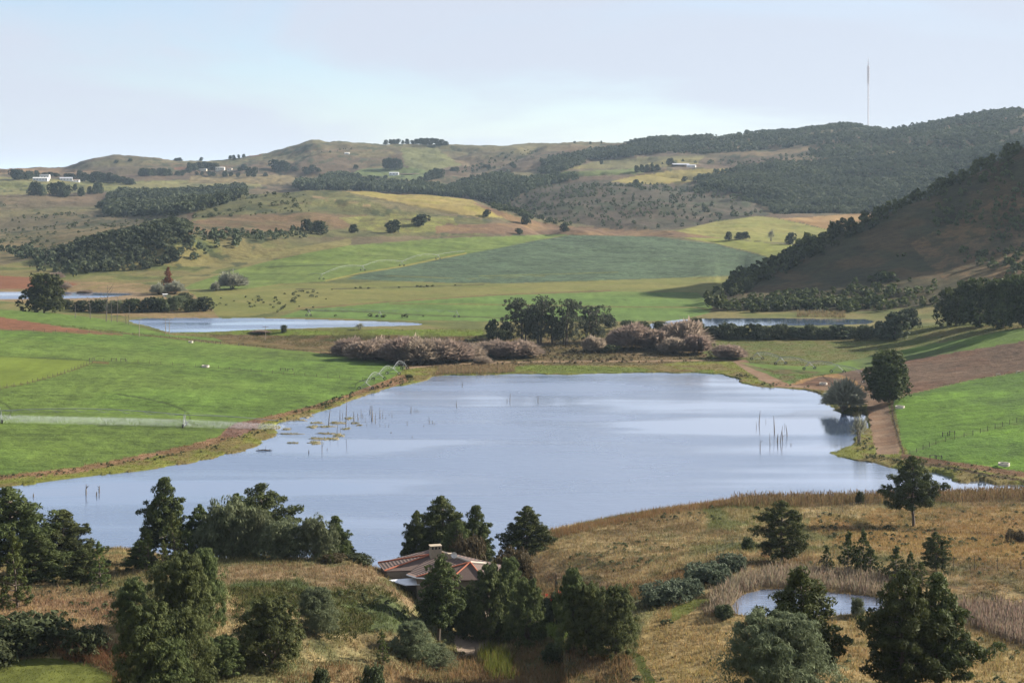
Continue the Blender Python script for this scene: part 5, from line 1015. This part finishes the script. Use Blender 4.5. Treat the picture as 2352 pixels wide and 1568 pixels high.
# power poles
def power_pole(u, vt, vb, label, arms=((.95, 1.3),), gate=False):
    x, y, z = locate(u, vb, 500); H_ = (vb-vt)*y/F; r = root('power_pole', (x, y, z), label, 'power pole')
    for dx in ((-.9, .9) if gate else (0,)): MB().tube([(dx, 0, -.3), (dx, 0, H_)], [.17, .11], 7).build('pole', M['pole_wood'], r)
    for f, w in arms:
        c = MB().box((0, 0, H_*f), (2*w, .14, .16)).build('crossarm', M['pole_wood'], r)
        for s_ in (-.9, 0, .9): MB().tube([(s_*w, 0, H_*f+.08), (s_*w, 0, H_*f+.38)], [.06, .03], 6).build('insulator', M['glass_dark'], c)
power_pole(319.8, 733, 773, 'single grey power pole with one crossarm left of the twin pole'); power_pole(384.5, 732, 768, 'twin power pole with two crossarms by the pond shore', ((.9, 2.3), (.74, 2.3)), True); power_pole(610, 749, 781, 'dark single power pole at the foot of the pond dam')
# white hut, troughs, fence frames
def boxhouse(name, u, vb, w, hgt, dep, label, walls='white_paint', roof='grey_roof', pitch=.35, wins=3, ymin=1200, rz=0, cat='house', Y=None, open_front=False):
    x, y, z = locate(u, vb, ymin) if Y is None else ((u-CU)*Y/F, Y, float(gz((u-CU)*Y/F, Y)[0])); s = y/F; W_, H_ = w*s, hgt*s; r = root(name, (x, y, z), label, cat, rz=rz)
    if open_front:
        m = MB(); n = max(3, int(W_/7))
        for i in range(n+1): m.box((-W_/2+W_*i/n, -dep/2, H_/2), (.4, .4, H_))
        m.build('post', M['post_wood'], r); MB().box((0, dep/2-.2, H_/2), (W_, .3, H_)).build('wall', M[walls], r)
    else: MB().box((0, 0, H_/2-1), (W_, dep, H_+2)).build('wall', M[walls], r)
    rp = dep/2*pitch+.01; o_ = .5; m = MB(); e = W_/2+o_; d = dep/2+o_
    for s_ in (-1, 1): m.add([(-e, s_*d, H_), (e, s_*d, H_), (e, 0, H_+rp), (-e, 0, H_+rp), (-e, s_*d, H_+.2), (e, s_*d, H_+.2), (e, 0, H_+rp+.2), (-e, 0, H_+rp+.2)], [(0, 1, 2, 3), (4, 5, 6, 7), (0, 1, 5, 4), (1, 2, 6, 5), (0, 3, 7, 4)])
    m.build('roof', M[roof], r)
    if wins and not open_front:
        for i in range(wins):
            if H_ > 1: MB().box((-W_/2+W_*(i+.5)/wins, -dep/2-.03, H_*.55), (W_/wins*.35, .12, min(H_*.35, 1.6))).build('window', M['glass_dark'], r)
    return r
boxhouse('house', 94, 416, 34, 7, 10, 'white two-storey farmhouse on the far left hillside', wins=5, ymin=2300, pitch=.25, roof='white_paint')
boxhouse('house', 101, 411, 26, 9, 8, 'flat white upper block behind the two-storey farmhouse', wins=4, ymin=2500, pitch=.12, roof='grey_roof')
boxhouse('house', 152, 415, 28, 5, 12, 'long white farmhouse with pale roof right of the two-storey one', wins=4, ymin=2300, rz=.25)
boxhouse('shed', 176, 419, 13, 5, 7, 'small brown-roofed outbuilding among the trees right of the farmhouses', walls='white_paint', roof='brown_roof', wins=2, ymin=2300, cat='shed')
boxhouse('shed', 458, 391, 34, 2.6, 8, 'long low cream shed left of the hilltop homestead', 'cream', 'grey_roof', .1, 0, 2300, cat='shed'); boxhouse('house', 506, 391, 20, 6, 10, 'cream hilltop homestead among trees on the far left ridge', 'cream', 'white_paint', .15, 4, 2300)
boxhouse('house', 528, 391, 10, 4, 8, 'small cream annex right of the hilltop homestead', 'cream', 'brown_roof', .2, 2, 2300); boxhouse('shed', 563, 390, 8, 3, 6, 'tiny white shed right of the hilltop homestead', 'white_paint', 'white_paint', .1, 1, 2300, cat='shed')
boxhouse('shed', 582, 438, 42, 4.4, 9, 'left part of the long grey cattle shed behind the hill crest', 'post_wood', 'grey_roof', .3, 0, 2100, cat='shed', open_front=True, Y=2330); boxhouse('shed', 612, 438, 44, 3.2, 9, 'right lower part of the long grey cattle shed behind the hill crest', 'post_wood', 'grey_roof', .25, 0, 2100, cat='shed', open_front=True, Y=2250)
for u_, w_, lb in ((645, 8, 'low white tank beside the long cattle shed'), (661, 6, 'small white tank right of the low tank'), (673, 5, 'rightmost white tank on the hill crest')): boxhouse('tank', u_, 438, w_, 2.4, 3, lb, 'white_paint', 'white_paint', .1, 0, 2100, cat='tank', Y=2200)
boxhouse('shed', 905, 402.5, 22, 6, 8, 'small white shed with chimney on the far green meadow', 'white_paint', 'white_metal', .2, 3, 2200, cat='shed'); boxhouse('shed', 946, 401.5, 58, 2, 4, 'long low dark-roofed feeding shed right of the small white shed', 'post_wood', 'brown_roof', .2, 0, 2200, cat='shed', open_front=True)
boxhouse('shed', 1563, 382.5, 38, 4, 14, 'long grey-roofed barn below the right plantation', 'post_wood', 'grey_roof', .3, 0, 2100, cat='barn', open_front=True, rz=.1); boxhouse('shed', 1588, 384, 20, 3.4, 12, 'lower lean-to barn joined to the right end of the long barn', 'white_paint', 'grey_roof', .25, 2, 2100, cat='barn', rz=-.2)
boxhouse('shed', 797, 354, 10, 2.6, 8, 'tiny white building high on the far central hill', 'white_paint', 'white_paint', .2, 1, 2600, cat='shed'); boxhouse('shed', 979, 307+80, 0.1, .1, .1, 'x', wins=0) if False else None
boxhouse('hut', 379, 681, 8, 5, 3, 'small white hut beside the rust-brown conifer', 'white_paint', 'white_paint', .1, 1, 820, cat='hut', rz=.3)
def trough(u, v, label, w=3.0):
    x, y, z = locate(u, v, 395); r = root('trough', (x, y, z), label, 'trough', 'concrete water troughs', rz=.1); k = 20; m = MB(); vv = []; q = []
    for rr_, zz in ((w/2, 0), (w/2, .75), (w/2-.2, .75), (w/2-.2, .25)):
        for j in range(k): vv.append((math.cos(6.2832*j/k)*rr_, math.sin(6.2832*j/k)*rr_, zz))
    for i in range(3):
        for j in range(k): q.append((i*k+j, i*k+(j+1) % k, (i+1)*k+(j+1) % k, (i+1)*k+j))
    m.add(vv, q).build('basin', M['concrete'], r); MB().tube([(0, 0, .3), (0, 0, .55)], w/2-.22, k).build('water_surface', M['water'], r)
trough(472, 843, 'round concrete trough alone in the left grass field'); trough(2067, 937, 'round concrete trough beside the dark tree by the track'); trough(2306, 1069, 'round concrete trough at the lower edge of the right field'); trough(1891, 883, 'round concrete trough on the brown earth by the track'); trough(438, 787, 'round concrete trough on the fence line near the power poles', 2.2)
def hframe(u, v, label, w=12, h=9, mt='post_wood'):
    x, y, z = locate(u, v, 395); s = y/F; r = root('fence_brace', (x, y, z), label, 'fence brace', 'braced fence posts in the fields')
    for s_ in (-1, 1): MB().tube([(s_*w*s/2, 0, -.2), (s_*w*s/2, 0, h*s)], .13, 5).build('post', M[mt], r)
    MB().tube([(-w*s/2, 0, h*s*.85), (w*s/2, 0, h*s*.85)], .09, 5).build('rail', M[mt], r)
for i, (u, v) in enumerate(((211, 829), (262, 829), (283, 830))): hframe(u, v, '%s braced post pair from the left on the upper line of the left field' % ordinal(i), 11, 7)
for i, (u, v) in enumerate(((650, 851), (667, 852))): hframe(u, v, ['left', 'right'][i]+' braced post pair in the middle of the left field', 12, 6)
for i, (u, v) in enumerate(((452, 786), (468, 788), (484, 789), (501, 790), (554, 794))): hframe(u, v, '%s braced post pair from the left on the field fence below the pond dam' % ordinal(i), 11, 6)
for i, (u, v) in enumerate(((2142, 1052), (2157, 1053))): hframe(u, v, ['left', 'right'][i]+' braced post pair at the lower edge of the right grass field', 12, 8)
for i, (u, v) in enumerate(((2171, 1001), (2187, 998))): hframe(u, v, ['left', 'right'][i]+' braced post pair inside the right grass field', 12, 9)
for i, (u, v) in enumerate(((2340, 856), (2293, 862))): hframe(u, v, ['right', 'left'][i]+' pale braced post pair on the edge of the ploughed slope', 9, 5, 'cream')
def fence(pts, n, h, label, ymin=100, wires=3, th=.05, mt='post_wood'):
    P = [np.array(locate(u, v, ymin)) for u, v in pts]; o0 = P[0]; r = root('wire_fence', tuple(o0), label, 'fence'); d = np.r_[0, np.cumsum([np.linalg.norm(P[i+1]-P[i]) for i in range(len(P)-1)])]; tops = []
    for t_ in np.linspace(0, d[-1], n): p = np.array([np.interp(t_, d, [q[i] for q in P]) for i in range(3)]); p[2] = float(gz(p[0], p[1])[0]); hh = h*(.9+.25*random.random()); MB().tube([p-o0-[0, 0, .2], p-o0+[0, 0, hh]], th, 5).build('post', M[mt], r); tops.append(p-o0)
    m = MB()
    for w in range(wires): m.tube([q+[0, 0, h*(.3+.3*w)] for q in tops], .008, 3)
    m.build('wire', M['deadwood'], r)
fence([(1623,1281),(1659,1268),(1694,1252),(1727,1238),(1800,1205),(1864,1190),(1899,1187),(1966,1170),(2020,1162),(2110,1160),(2352,1152)], 26, 1.7, 'thin wire fence crossing the golden slope toward the lake bank')
fence([(2190,1304),(2218,1307),(2318,1311),(2400,1316)], 5, 1.9, 'few dark fence posts on the golden slope at the right edge')
fence([(0,893),(60,882),(130,864),(180,846),(212,833)], 22, 1.3, 'fence along the edge of the pale grass field at left', 395, 2, .07)
fence([(212,828),(300,832),(400,839),(500,846),(600,855),(700,864),(860,877)], 26, 1.3, 'thin fence running across the large left grass field', 395, 2, .06)
fence([(0,759),(150,764),(290,768),(400,778),(500,790),(700,808),(860,826)], 40, 1.3, 'fence between the left field and the strip below the dam', 395, 2, .07)
fence([(2052,925),(2050,960),(2062,1005),(2072,1040)], 18, 1.3, 'overgrown fence on the right side of the dirt track', 395, 2, .08)
fence([(2090,1044),(2150,1020),(2230,1000),(2352,965)], 16, 1.3, 'fence crossing the right grass field diagonally', 395, 2, .07)
# drowned trunks in the lake
def snag(u, vt, vb, label, fork=0, r0=.10, group='dead trunks standing in the lake', zmin=0.0, lean=None):
    x, y, z = locate(u, vb, 330, zmin=zmin); z = max(z, zmin); H_ = (vb-vt)*y/F; g = np.random.default_rng(int(u*7+vb)); l = (g.normal()*.06 if lean is None else lean)*H_
    m = MB(); m.tube([(0, 0, -.8), (l*.3, 0, H_*.4), (l*1.0+g.normal()*.05, 0, H_)], [r0*1.3, r0, r0*.35], 6)
    for i in range(fork):
        f = .25+.6*g.random(); s_ = g.choice([-1, 1]); b0 = np.array([l*f, 0, H_*f]); e = b0+[s_*H_*(.12+.2*g.random()), g.normal()*.2, H_*(.2+.2*g.random())]; m.tube([b0, (b0+e)/2+[0, 0, -.05], e], [r0*.6, r0*.4, .02], 5)
    o = m.build('dead_trunk', M['deadwood']); o.location = (x, y, z); tag(o, label, 'dead tree', group)
Q = lambda zx, a, b: (551.3+zx*.20313, 918.8+a*.20313, 918.8+b*.20313)
leftS = [(1000,80,290,.14),(1130,100,230,.1),(1160,120,220,.07),(1197,-40,295,.13),(1290,125,245,.15),(1337,140,230,.12),(1370,95,195,.09),(1390,150,205,.08),(1415,180,255,.06),(1470,60,165,.16),(1493,55,240,.2),(1530,140,270,.09),(1583,80,210,.12),(1612,95,205,.08),(1685,145,170,.08),(1648,185,210,.08),(1718,115,195,.06),(1582,260,300,.06),(1643,255,305,.05),(1680,255,310,.05),(1435,250,300,.05),(1095,235,375,.08),(1133,300,370,.05),(1232,255,335,.08),(778,560,600,.12),(985,535,560,.08),(1708,352,375,.12),(1947,405,422,.1),(1933,55,135,.13),(1975,85,130,.05),(1990,85,135,.06),(2003,100,135,.06),(2020,110,135,.04)]
leftS.sort()
for i, (zx, a, b, rr_) in enumerate(leftS):
    u, t_, b_ = Q(zx, a, b); snag(u, t_, b_, ('%s dead trunk from the left in the drowned stand near the left shore' % ordinal(i)) if i < 30 else ['third from last', 'last but one', 'rightmost'][i-30]+' thin dead stick of the drowned stand near the left shore', r0=rr_)
for zx, a, b, fk, lb in ((928,430,590,2,'dead trunk with side sticks in front of the weed islands'),(1890,235,288,1,'small leaning dead branch right of the drowned stand'),(2140,195,270,3,'forked dead branch in the water right of the stand'),(2175,230,270,1,'short twig just right of the forked dead branch'),(2198,255,280,0,'shortest twig at the right of the forked dead branch'),(2078,275,300,0,'tiny stump left of the forked dead branch')):
    u, t_, b_ = Q(zx, a, b); snag(u, t_, b_, lb, fork=fk, r0=.08)
R3 = lambda zx, a, b: (1607.9+zx*.3164, 689+a*.3164, 689+b*.3164)
for i, (zx, a, b, rr_) in enumerate([(410,882,925,.07),(428,800,900,.13),(436,1013,1085,.11),(478,860,885,.05),(508,965,1050,.09),(541,838,965,.15),(562,970,1035,.17),(583,910,1035,.11),(600,938,1020,.12),(615,890,925,.06),(633,905,985,.13),(661,1036,1052,.1)]):
    u, t_, b_ = R3(zx, a, b); snag(u, t_, b_, '%s dead trunk from the left in the group in the right part of the lake' % ordinal(i), fork=1 if zx in (600, 436) else 0, r0=rr_, group='dead trunks in the right part of the lake')
M2 = lambda zx, a, b: (918.8+zx*.332, 643.1+a*.332, 643.1+b*.332)
for zx, a, b, fk, lb in ((393,830,885,1,'thin dead trunk in open water left of the lake centre'),(760,780,838,0,'thin upright dead stick near the upper lake centre'),(741,820,840,1,'low leaning branch beside the thin upright stick'),(955,798,843,2,'dark forked branch sticking out near the upper lake centre'),(430,700,742,1,'small dead branch close to the far shore at left'),(1343,680,692,0,'dark stump alone close to the far shore'),(530,630,662,2,'bare sticks at the far shore left of the reeds')):
    u, t_, b_ = M2(zx, a, b); snag(u, t_, b_, lb, fork=fk, r0=.1)
for u, a, b, lb in ((198, 1111, 1136, 'dark broken stump, middle one in the lower left of the lake'), (228, 1115, 1131, 'dark hooked stump right of the broken one, lower left of the lake'), (77, 1132, 1141, 'small dark stump nearest the left edge of the lake'), (222, 1128, 1139, 'thin stick under the hooked stump in the lower left lake')): snag(u, a, b, lb, fork=2 if u > 190 else 0, r0=.16)
x, y, z = locate(605, 1035, 330, zmin=0); m = MB(); m.tube([(-2.2, 0, .1), (0, .2, .25), (1.6, .3, .1), (2.6, 0, .2)], [.08, .2, .16, .05], 6); m.tube([(.6, .2, .2), (.7, .2, 1.5)], [.08, .03], 5); m.tube([(-1.2, .1, .2), (-1.9, 0, .9)], [.07, .03], 5); m.tube([(1.6, .2, .2), (2.4, 0, .9)], [.06, .02], 5); o = m.build('fallen_tree', M['deadwood']); o.location = (x, y, 0); tag(o, 'fallen dead tree floating off the left shore', 'dead tree')
# dead trees at the pond shore
for u, a, b, fk, lb in ((207.6,684,733,4,'leafless dead tree with ragged side shoots, left of the tallest one by the pond'),(244,656,738,6,'tallest branching dead tree on the pond shore'),(256,690,739,3,'leaning dead tree between the two tall ones by the pond'),(269,678,741,4,'dead tree with curved top right of the tallest one'),(296,698,746,1,'straight dead trunk nearest the power pole'),(173,698,730,1,'brown dead trunk at the left of the pond shore trees'),(290,722,744,2,'low leaning dead branch in the pond shallows')):
    snag(u, a, b, lb, fork=fk, r0=.2 if u == 244 else .14, group='dead trees on the pond shore', zmin=-9)
# weed islands
def island(u, v, du, dv, label, seed):
    g = np.random.default_rng(seed); x, y, z = locate(u, v, 330, zmin=0.0); a = du*y/F; b = min(dv*y*y/(F*HC), 9)*.85; k = 34; vv = []; q = []
    ph = g.random(6)*6.28; rad = [max(.35, 1+.28*math.sin(2*6.2832*i/k+ph[0])+.25*math.sin(3*6.2832*i/k+ph[1])+.2*math.sin(5*6.2832*i/k+ph[2])+.15*g.normal()) for i in range(k)]
    for f, zz in ((1, -.08), (.94, .02), (.6, .08), (.15, .12)):
        for j in range(k): t_ = 6.2832*j/k; vv.append((math.cos(t_)*a*f*rad[j], math.sin(t_)*b*f*rad[j], zz+.08*g.random()*(f < .99)))
    for i in range(3):
        for j in range(k): q.append((i*k+j, i*k+(j+1) % k, (i+1)*k+(j+1) % k, (i+1)*k+j))
    r = root('weed_island', (x, y, 0), label, 'weed island', 'weed islands near the left shore'); o = MB().add(vv, q).build('mud', M['weedmat'], r, True)
    n = int(22*a*b/6)+14; t_ = g.random(n)*6.28; f = g.random(n)**.6; c = np.c_[np.cos(t_)*a*f*.95, np.sin(t_)*b*f*.95, np.full(n, .1)]; c[:, :2] *= 1.12; me = leaf_mesh('grass', [clumps(c, (.16+.34*g.random(n)**2), 16, .15, .25, g, up=.8, upright=1.0)]); link('grass', me, M['weedleaf'], r)
plain('weedmat', (.13, .11, .06), .95); leaf_mat('weedleaf', (.12, .11, .045), (.24, .22, .09))
for i, (zx, zy, a, b) in enumerate(sorted([(760,180,60,20),(620,225,110,14),(870,258,80,10),(1100,258,90,15),(1230,208,45,12),(820,303,60,15),(980,300,75,10),(1200,325,50,10),(530,328,50,12),(1300,262,42,8),(1345,285,30,6),(560,382,110,7),(980,378,110,9),(1120,400,65,18),(1000,438,110,18),(850,482,80,18),(850,430,60,7),(600,484,60,6)])):
    u, _, v = Q(zx, 0, zy); island(u, v, a*.20313, b*.20313, '%s weed island from the left off the left shore' % ordinal(i), 300+i)
# ---------------------------------------------------------------- grass, weeds and reeds that nobody could count
def inmask(P, ylo, yhi):
    P = np.asarray(P, float); R = np.zeros(GX.shape, bool); b = (GU > P[:, 0].min()) & (GU < P[:, 0].max()) & (GV > P[:, 1].min()) & (GV < P[:, 1].max()) & (GY > ylo) & (GY < yhi); ii = np.where(b); mk = inpoly(GU[ii], GV[ii], P); R[ii[0][mk], ii[1][mk]] = True
    return R
def blades(name, label, cat, R, dens, h0, h1, wd, per=5, colr=None, seed=0, spread=.35, head=False, cap=60000, vary=.35, lean=.35):
    g = np.random.default_rng(seed); ii = np.where(R & ~LAKEALL & (CA > 0)); pr = CA[ii]*dens; k = np.floor(pr+g.random(len(pr))).astype(int); rep = np.repeat(np.arange(len(pr)), k)
    if len(rep) > cap: rep = g.choice(rep, cap, replace=False)
    n = len(rep); r0, c0 = ii[0][rep], ii[1][rep]; r0 = np.minimum(r0, NR-2); c0 = np.minimum(c0, NC-2); fr = g.random(n); fc = g.random(n); lp = lambda A: A[r0, c0]*(1-fr)*(1-fc)+A[r0+1, c0]*fr*(1-fc)+A[r0, c0+1]*(1-fr)*fc+A[r0+1, c0+1]*fr*fc
    x, y, z = lp(GX), lp(GY), lp(GZ); base = np.repeat(np.stack([x, y, z], -1), per, 0); m_ = n*per; base[:, :2] += g.normal(size=(m_, 2))*spread; base[:, 2] -= .05
    h = (h0+(h1-h0)*g.random(m_))*np.repeat(.7+.6*g.random(n), per); a = g.random(m_)*6.28; ld = np.c_[g.normal(size=(m_, 2))*lean, np.ones(m_)]*h[:, None]; w = np.c_[np.cos(a), np.sin(a), np.zeros(m_)]*wd
    if head: v = np.stack([base-w*.5, base+w*.5, base+ld*.8+w, base+ld, base+ld*.8-w], 1)
    else: v = np.stack([base-w, base+w, base+ld], 1)
    kk = v.shape[1]; v = v.reshape(-1, 3); me = new_mesh(name, v, quads=np.arange(len(v)).reshape(-1, kk)); cc = np.repeat(C[r0, c0]*1.4 if colr is None else np.broadcast_to(colr, (n, 3)), per, 0); f_ = (1-vary+2*vary*g.random((m_, 1)))*(1+.12*g.normal(size=(m_, 3))*.5)
    cattr(me, 'Col', np.repeat(cc*np.clip(f_, .2, 2), kk, 0)); print('BL', name, m_)
    return tag(link(name, me, M['blade']), label, cat, kind='stuff')
m_, t, b, o = mat('blade'); M['blade'] = m_; at = t.nodes.new('ShaderNodeAttribute'); at.attribute_name = 'Col'; t.links.new(at.outputs['Color'], b.inputs['Base Color']); b.inputs['Roughness'].default_value = .9; b.inputs['Specular IOR Level'].default_value = .05
tr = t.nodes.new('ShaderNodeBsdfTranslucent'); t.links.new(at.outputs['Color'], tr.inputs[0]); ms = t.nodes.new('ShaderNodeMixShader'); ms.inputs[0].default_value = .35; t.links.new(b.outputs[0], ms.inputs[1]); t.links.new(tr.outputs[0], ms.inputs[2]); t.links.new(ms.outputs[0], o.inputs[0])
FRONT = (GY > 150) & (GY < 392) & (GU > -240) & (GU < 2590) & (REG == 0)
blades('dry_grass', 'dry tussock grass covering the whole near slope', 'grass', FRONT, 2.2, .25, .75, .06, 7, seed=1, cap=58000)
blades('lawn_grass', 'short green grass of the lawn and mown path', 'grass', (GY < 392) & (GY > 150) & ((REG == lawn) | (REG == gp)), 3.5, .08, .2, .05, 6, seed=2, cap=14000, spread=.25)
blades('ground_bramble', 'low dark bramble patches spread over the grassy mound', 'bramble', FRONT & inmask([(520,1325),(700,1315),(900,1362),(960,1440),(900,1480),(740,1470),(690,1400),(540,1420)], 150, 392) & (n2 > .46), 1.6, .2, .7, .12, 8, S(104, 110, 62), 3, cap=5000, lean=.8)
blades('rusty_weeds', 'tall rusty brown weeds along the bottom of the slope', 'weeds', FRONT & (inmask([(640,1525),(900,1530),(1100,1495),(1300,1485),(1450,1510),(1470,1700),(600,1700)], 150, 300) | inmask([(1230,1390),(1440,1340),(1500,1330),(1640,1290),(1700,1275),(1640,1330),(1500,1385),(1400,1370),(1240,1345)], 150, 392)), 1.3, .4, 1.3, .05, 7, S(182, 150, 108), 4, cap=7000)
blades('tall_weeds', 'row of tall dry weeds silhouetted on the lake bank', 'weeds', FRONT & inmask([(1640,1172),(1700,1141),(1850,1135),(2040,1132),(2590,1120),(2590,1150),(2100,1156),(1800,1166)], 340, 392), 1.0, .5, 1.9, .06, 5, S(158, 134, 98), 5, head=True, cap=7000, lean=.22)
blades('red_twigs', 'reddish bare stems of a thicket beside the lawn', 'thicket', FRONT & inmask([(110,1515),(180,1460),(290,1500),(290,1590),(240,1560)], 150, 260), 3.5, .8, 2.4, .035, 8, S(176, 132, 100), 6, cap=3000, lean=.6)
RB = [(1620,1420),(1640,1370),(1700,1330),(1790,1312),(1900,1318),(2040,1330),(2060,1395),(2000,1388),(1990,1366),(1900,1354),(1800,1349),(1745,1351),(1712,1360),(1688,1376),(1678,1396),(1690,1412)]
blades('reeds', 'pale pinkish reeds growing round the small pond', 'reeds', FRONT & inmask(RB, 150, 392), 3.4, .5, 1.9, .04, 8, S(196, 178, 152), 7, cap=7500, lean=.25, head=True)
blades('reeds', 'pinkish reed bed at the right edge of the picture', 'reeds', FRONT & inmask([(2200,1390),(2300,1392),(2500,1405),(2560,1440),(2500,1530),(2300,1470),(2240,1440)], 150, 392), 4.0, .8, 1.8, .04, 8, S(190, 168, 148), 8, cap=9000, lean=.12, head=True)
blades('yellow_shoots', 'bright yellow-green tall shoots among the rusty weeds', 'shoots', FRONT & inmask([(1100,1505),(1130,1490),(1165,1505),(1180,1560),(1120,1560)], 150, 300), 2.2, 1.0, 2.4, .06, 8, S(140, 146, 70), 9, cap=170, lean=.2)
blades('reeds', 'pale reeds along the far shore of the right pond', 'reeds', inmask([(1830,718),(1940,718),(1940,731),(1830,729)], 800, 900), .3, .8, 1.8, .10, 7, S(176, 158, 120), 10, cap=600, lean=.12, head=True)
blades('reeds', 'pale reeds at the far shore of the lake', 'reeds', inmask([(1010,845),(1180,842),(1180,858),(1000,861)], 560, 700), 1.2, .6, 1.6, .06, 7, S(190, 166, 128), 11, cap=3000, lean=.12, head=True)
SH = (GY > 392) & (GY < 760) & (REG == 0) & (GU > -60) & (GU < 2420)
blades('bank_grass', 'rough green and brown grass on the lake margins', 'grass', SH, .7, .12, .42, .1, 6, seed=12, cap=26000, lean=.5)
blades('flower_stalks', 'whitish grass heads scattered along the near crest', 'grass', FRONT & inmask([(1265,1222),(1500,1175),(1700,1148),(1700,1160),(1500,1188),(1280,1235)], 300, 392), 2.0, .6, 1.5, .05, 5, S(176, 140, 100), 13, cap=3000, lean=.2)
# ---------------------------------------------------------------- the air: light haze over the valley
hz = MB(); 
X0, X1, Y0, Y1, Z0, Z1 = -9000, 9000, -400, 31000, -60, 225
hm = bpy.data.meshes.new('haze'); hm.from_pydata([(a, b, c) for a in (X0, X1) for b in (Y0, Y1) for c in (Z0, Z1)], [], [(0, 1, 3, 2), (4, 6, 7, 5), (0, 4, 5, 1), (2, 3, 7, 6), (0, 2, 6, 4), (1, 5, 7, 3)]); hm.update()
m_ = bpy.data.materials.new('haze_air'); m_.use_nodes = True; t = m_.node_tree; t.nodes.clear(); o = t.nodes.new('ShaderNodeOutputMaterial'); pv = t.nodes.new('ShaderNodeVolumePrincipled'); pv.inputs['Color'].default_value = (.62, .80, 1, 1); pv.inputs['Density'].default_value = .000034; pv.inputs['Anisotropy'].default_value = .2; t.links.new(pv.outputs[0], o.inputs['Volume'])
ho = link('haze', hm, m_); tag(ho, 'thin bluish haze lying over the whole valley', 'haze', kind='stuff')
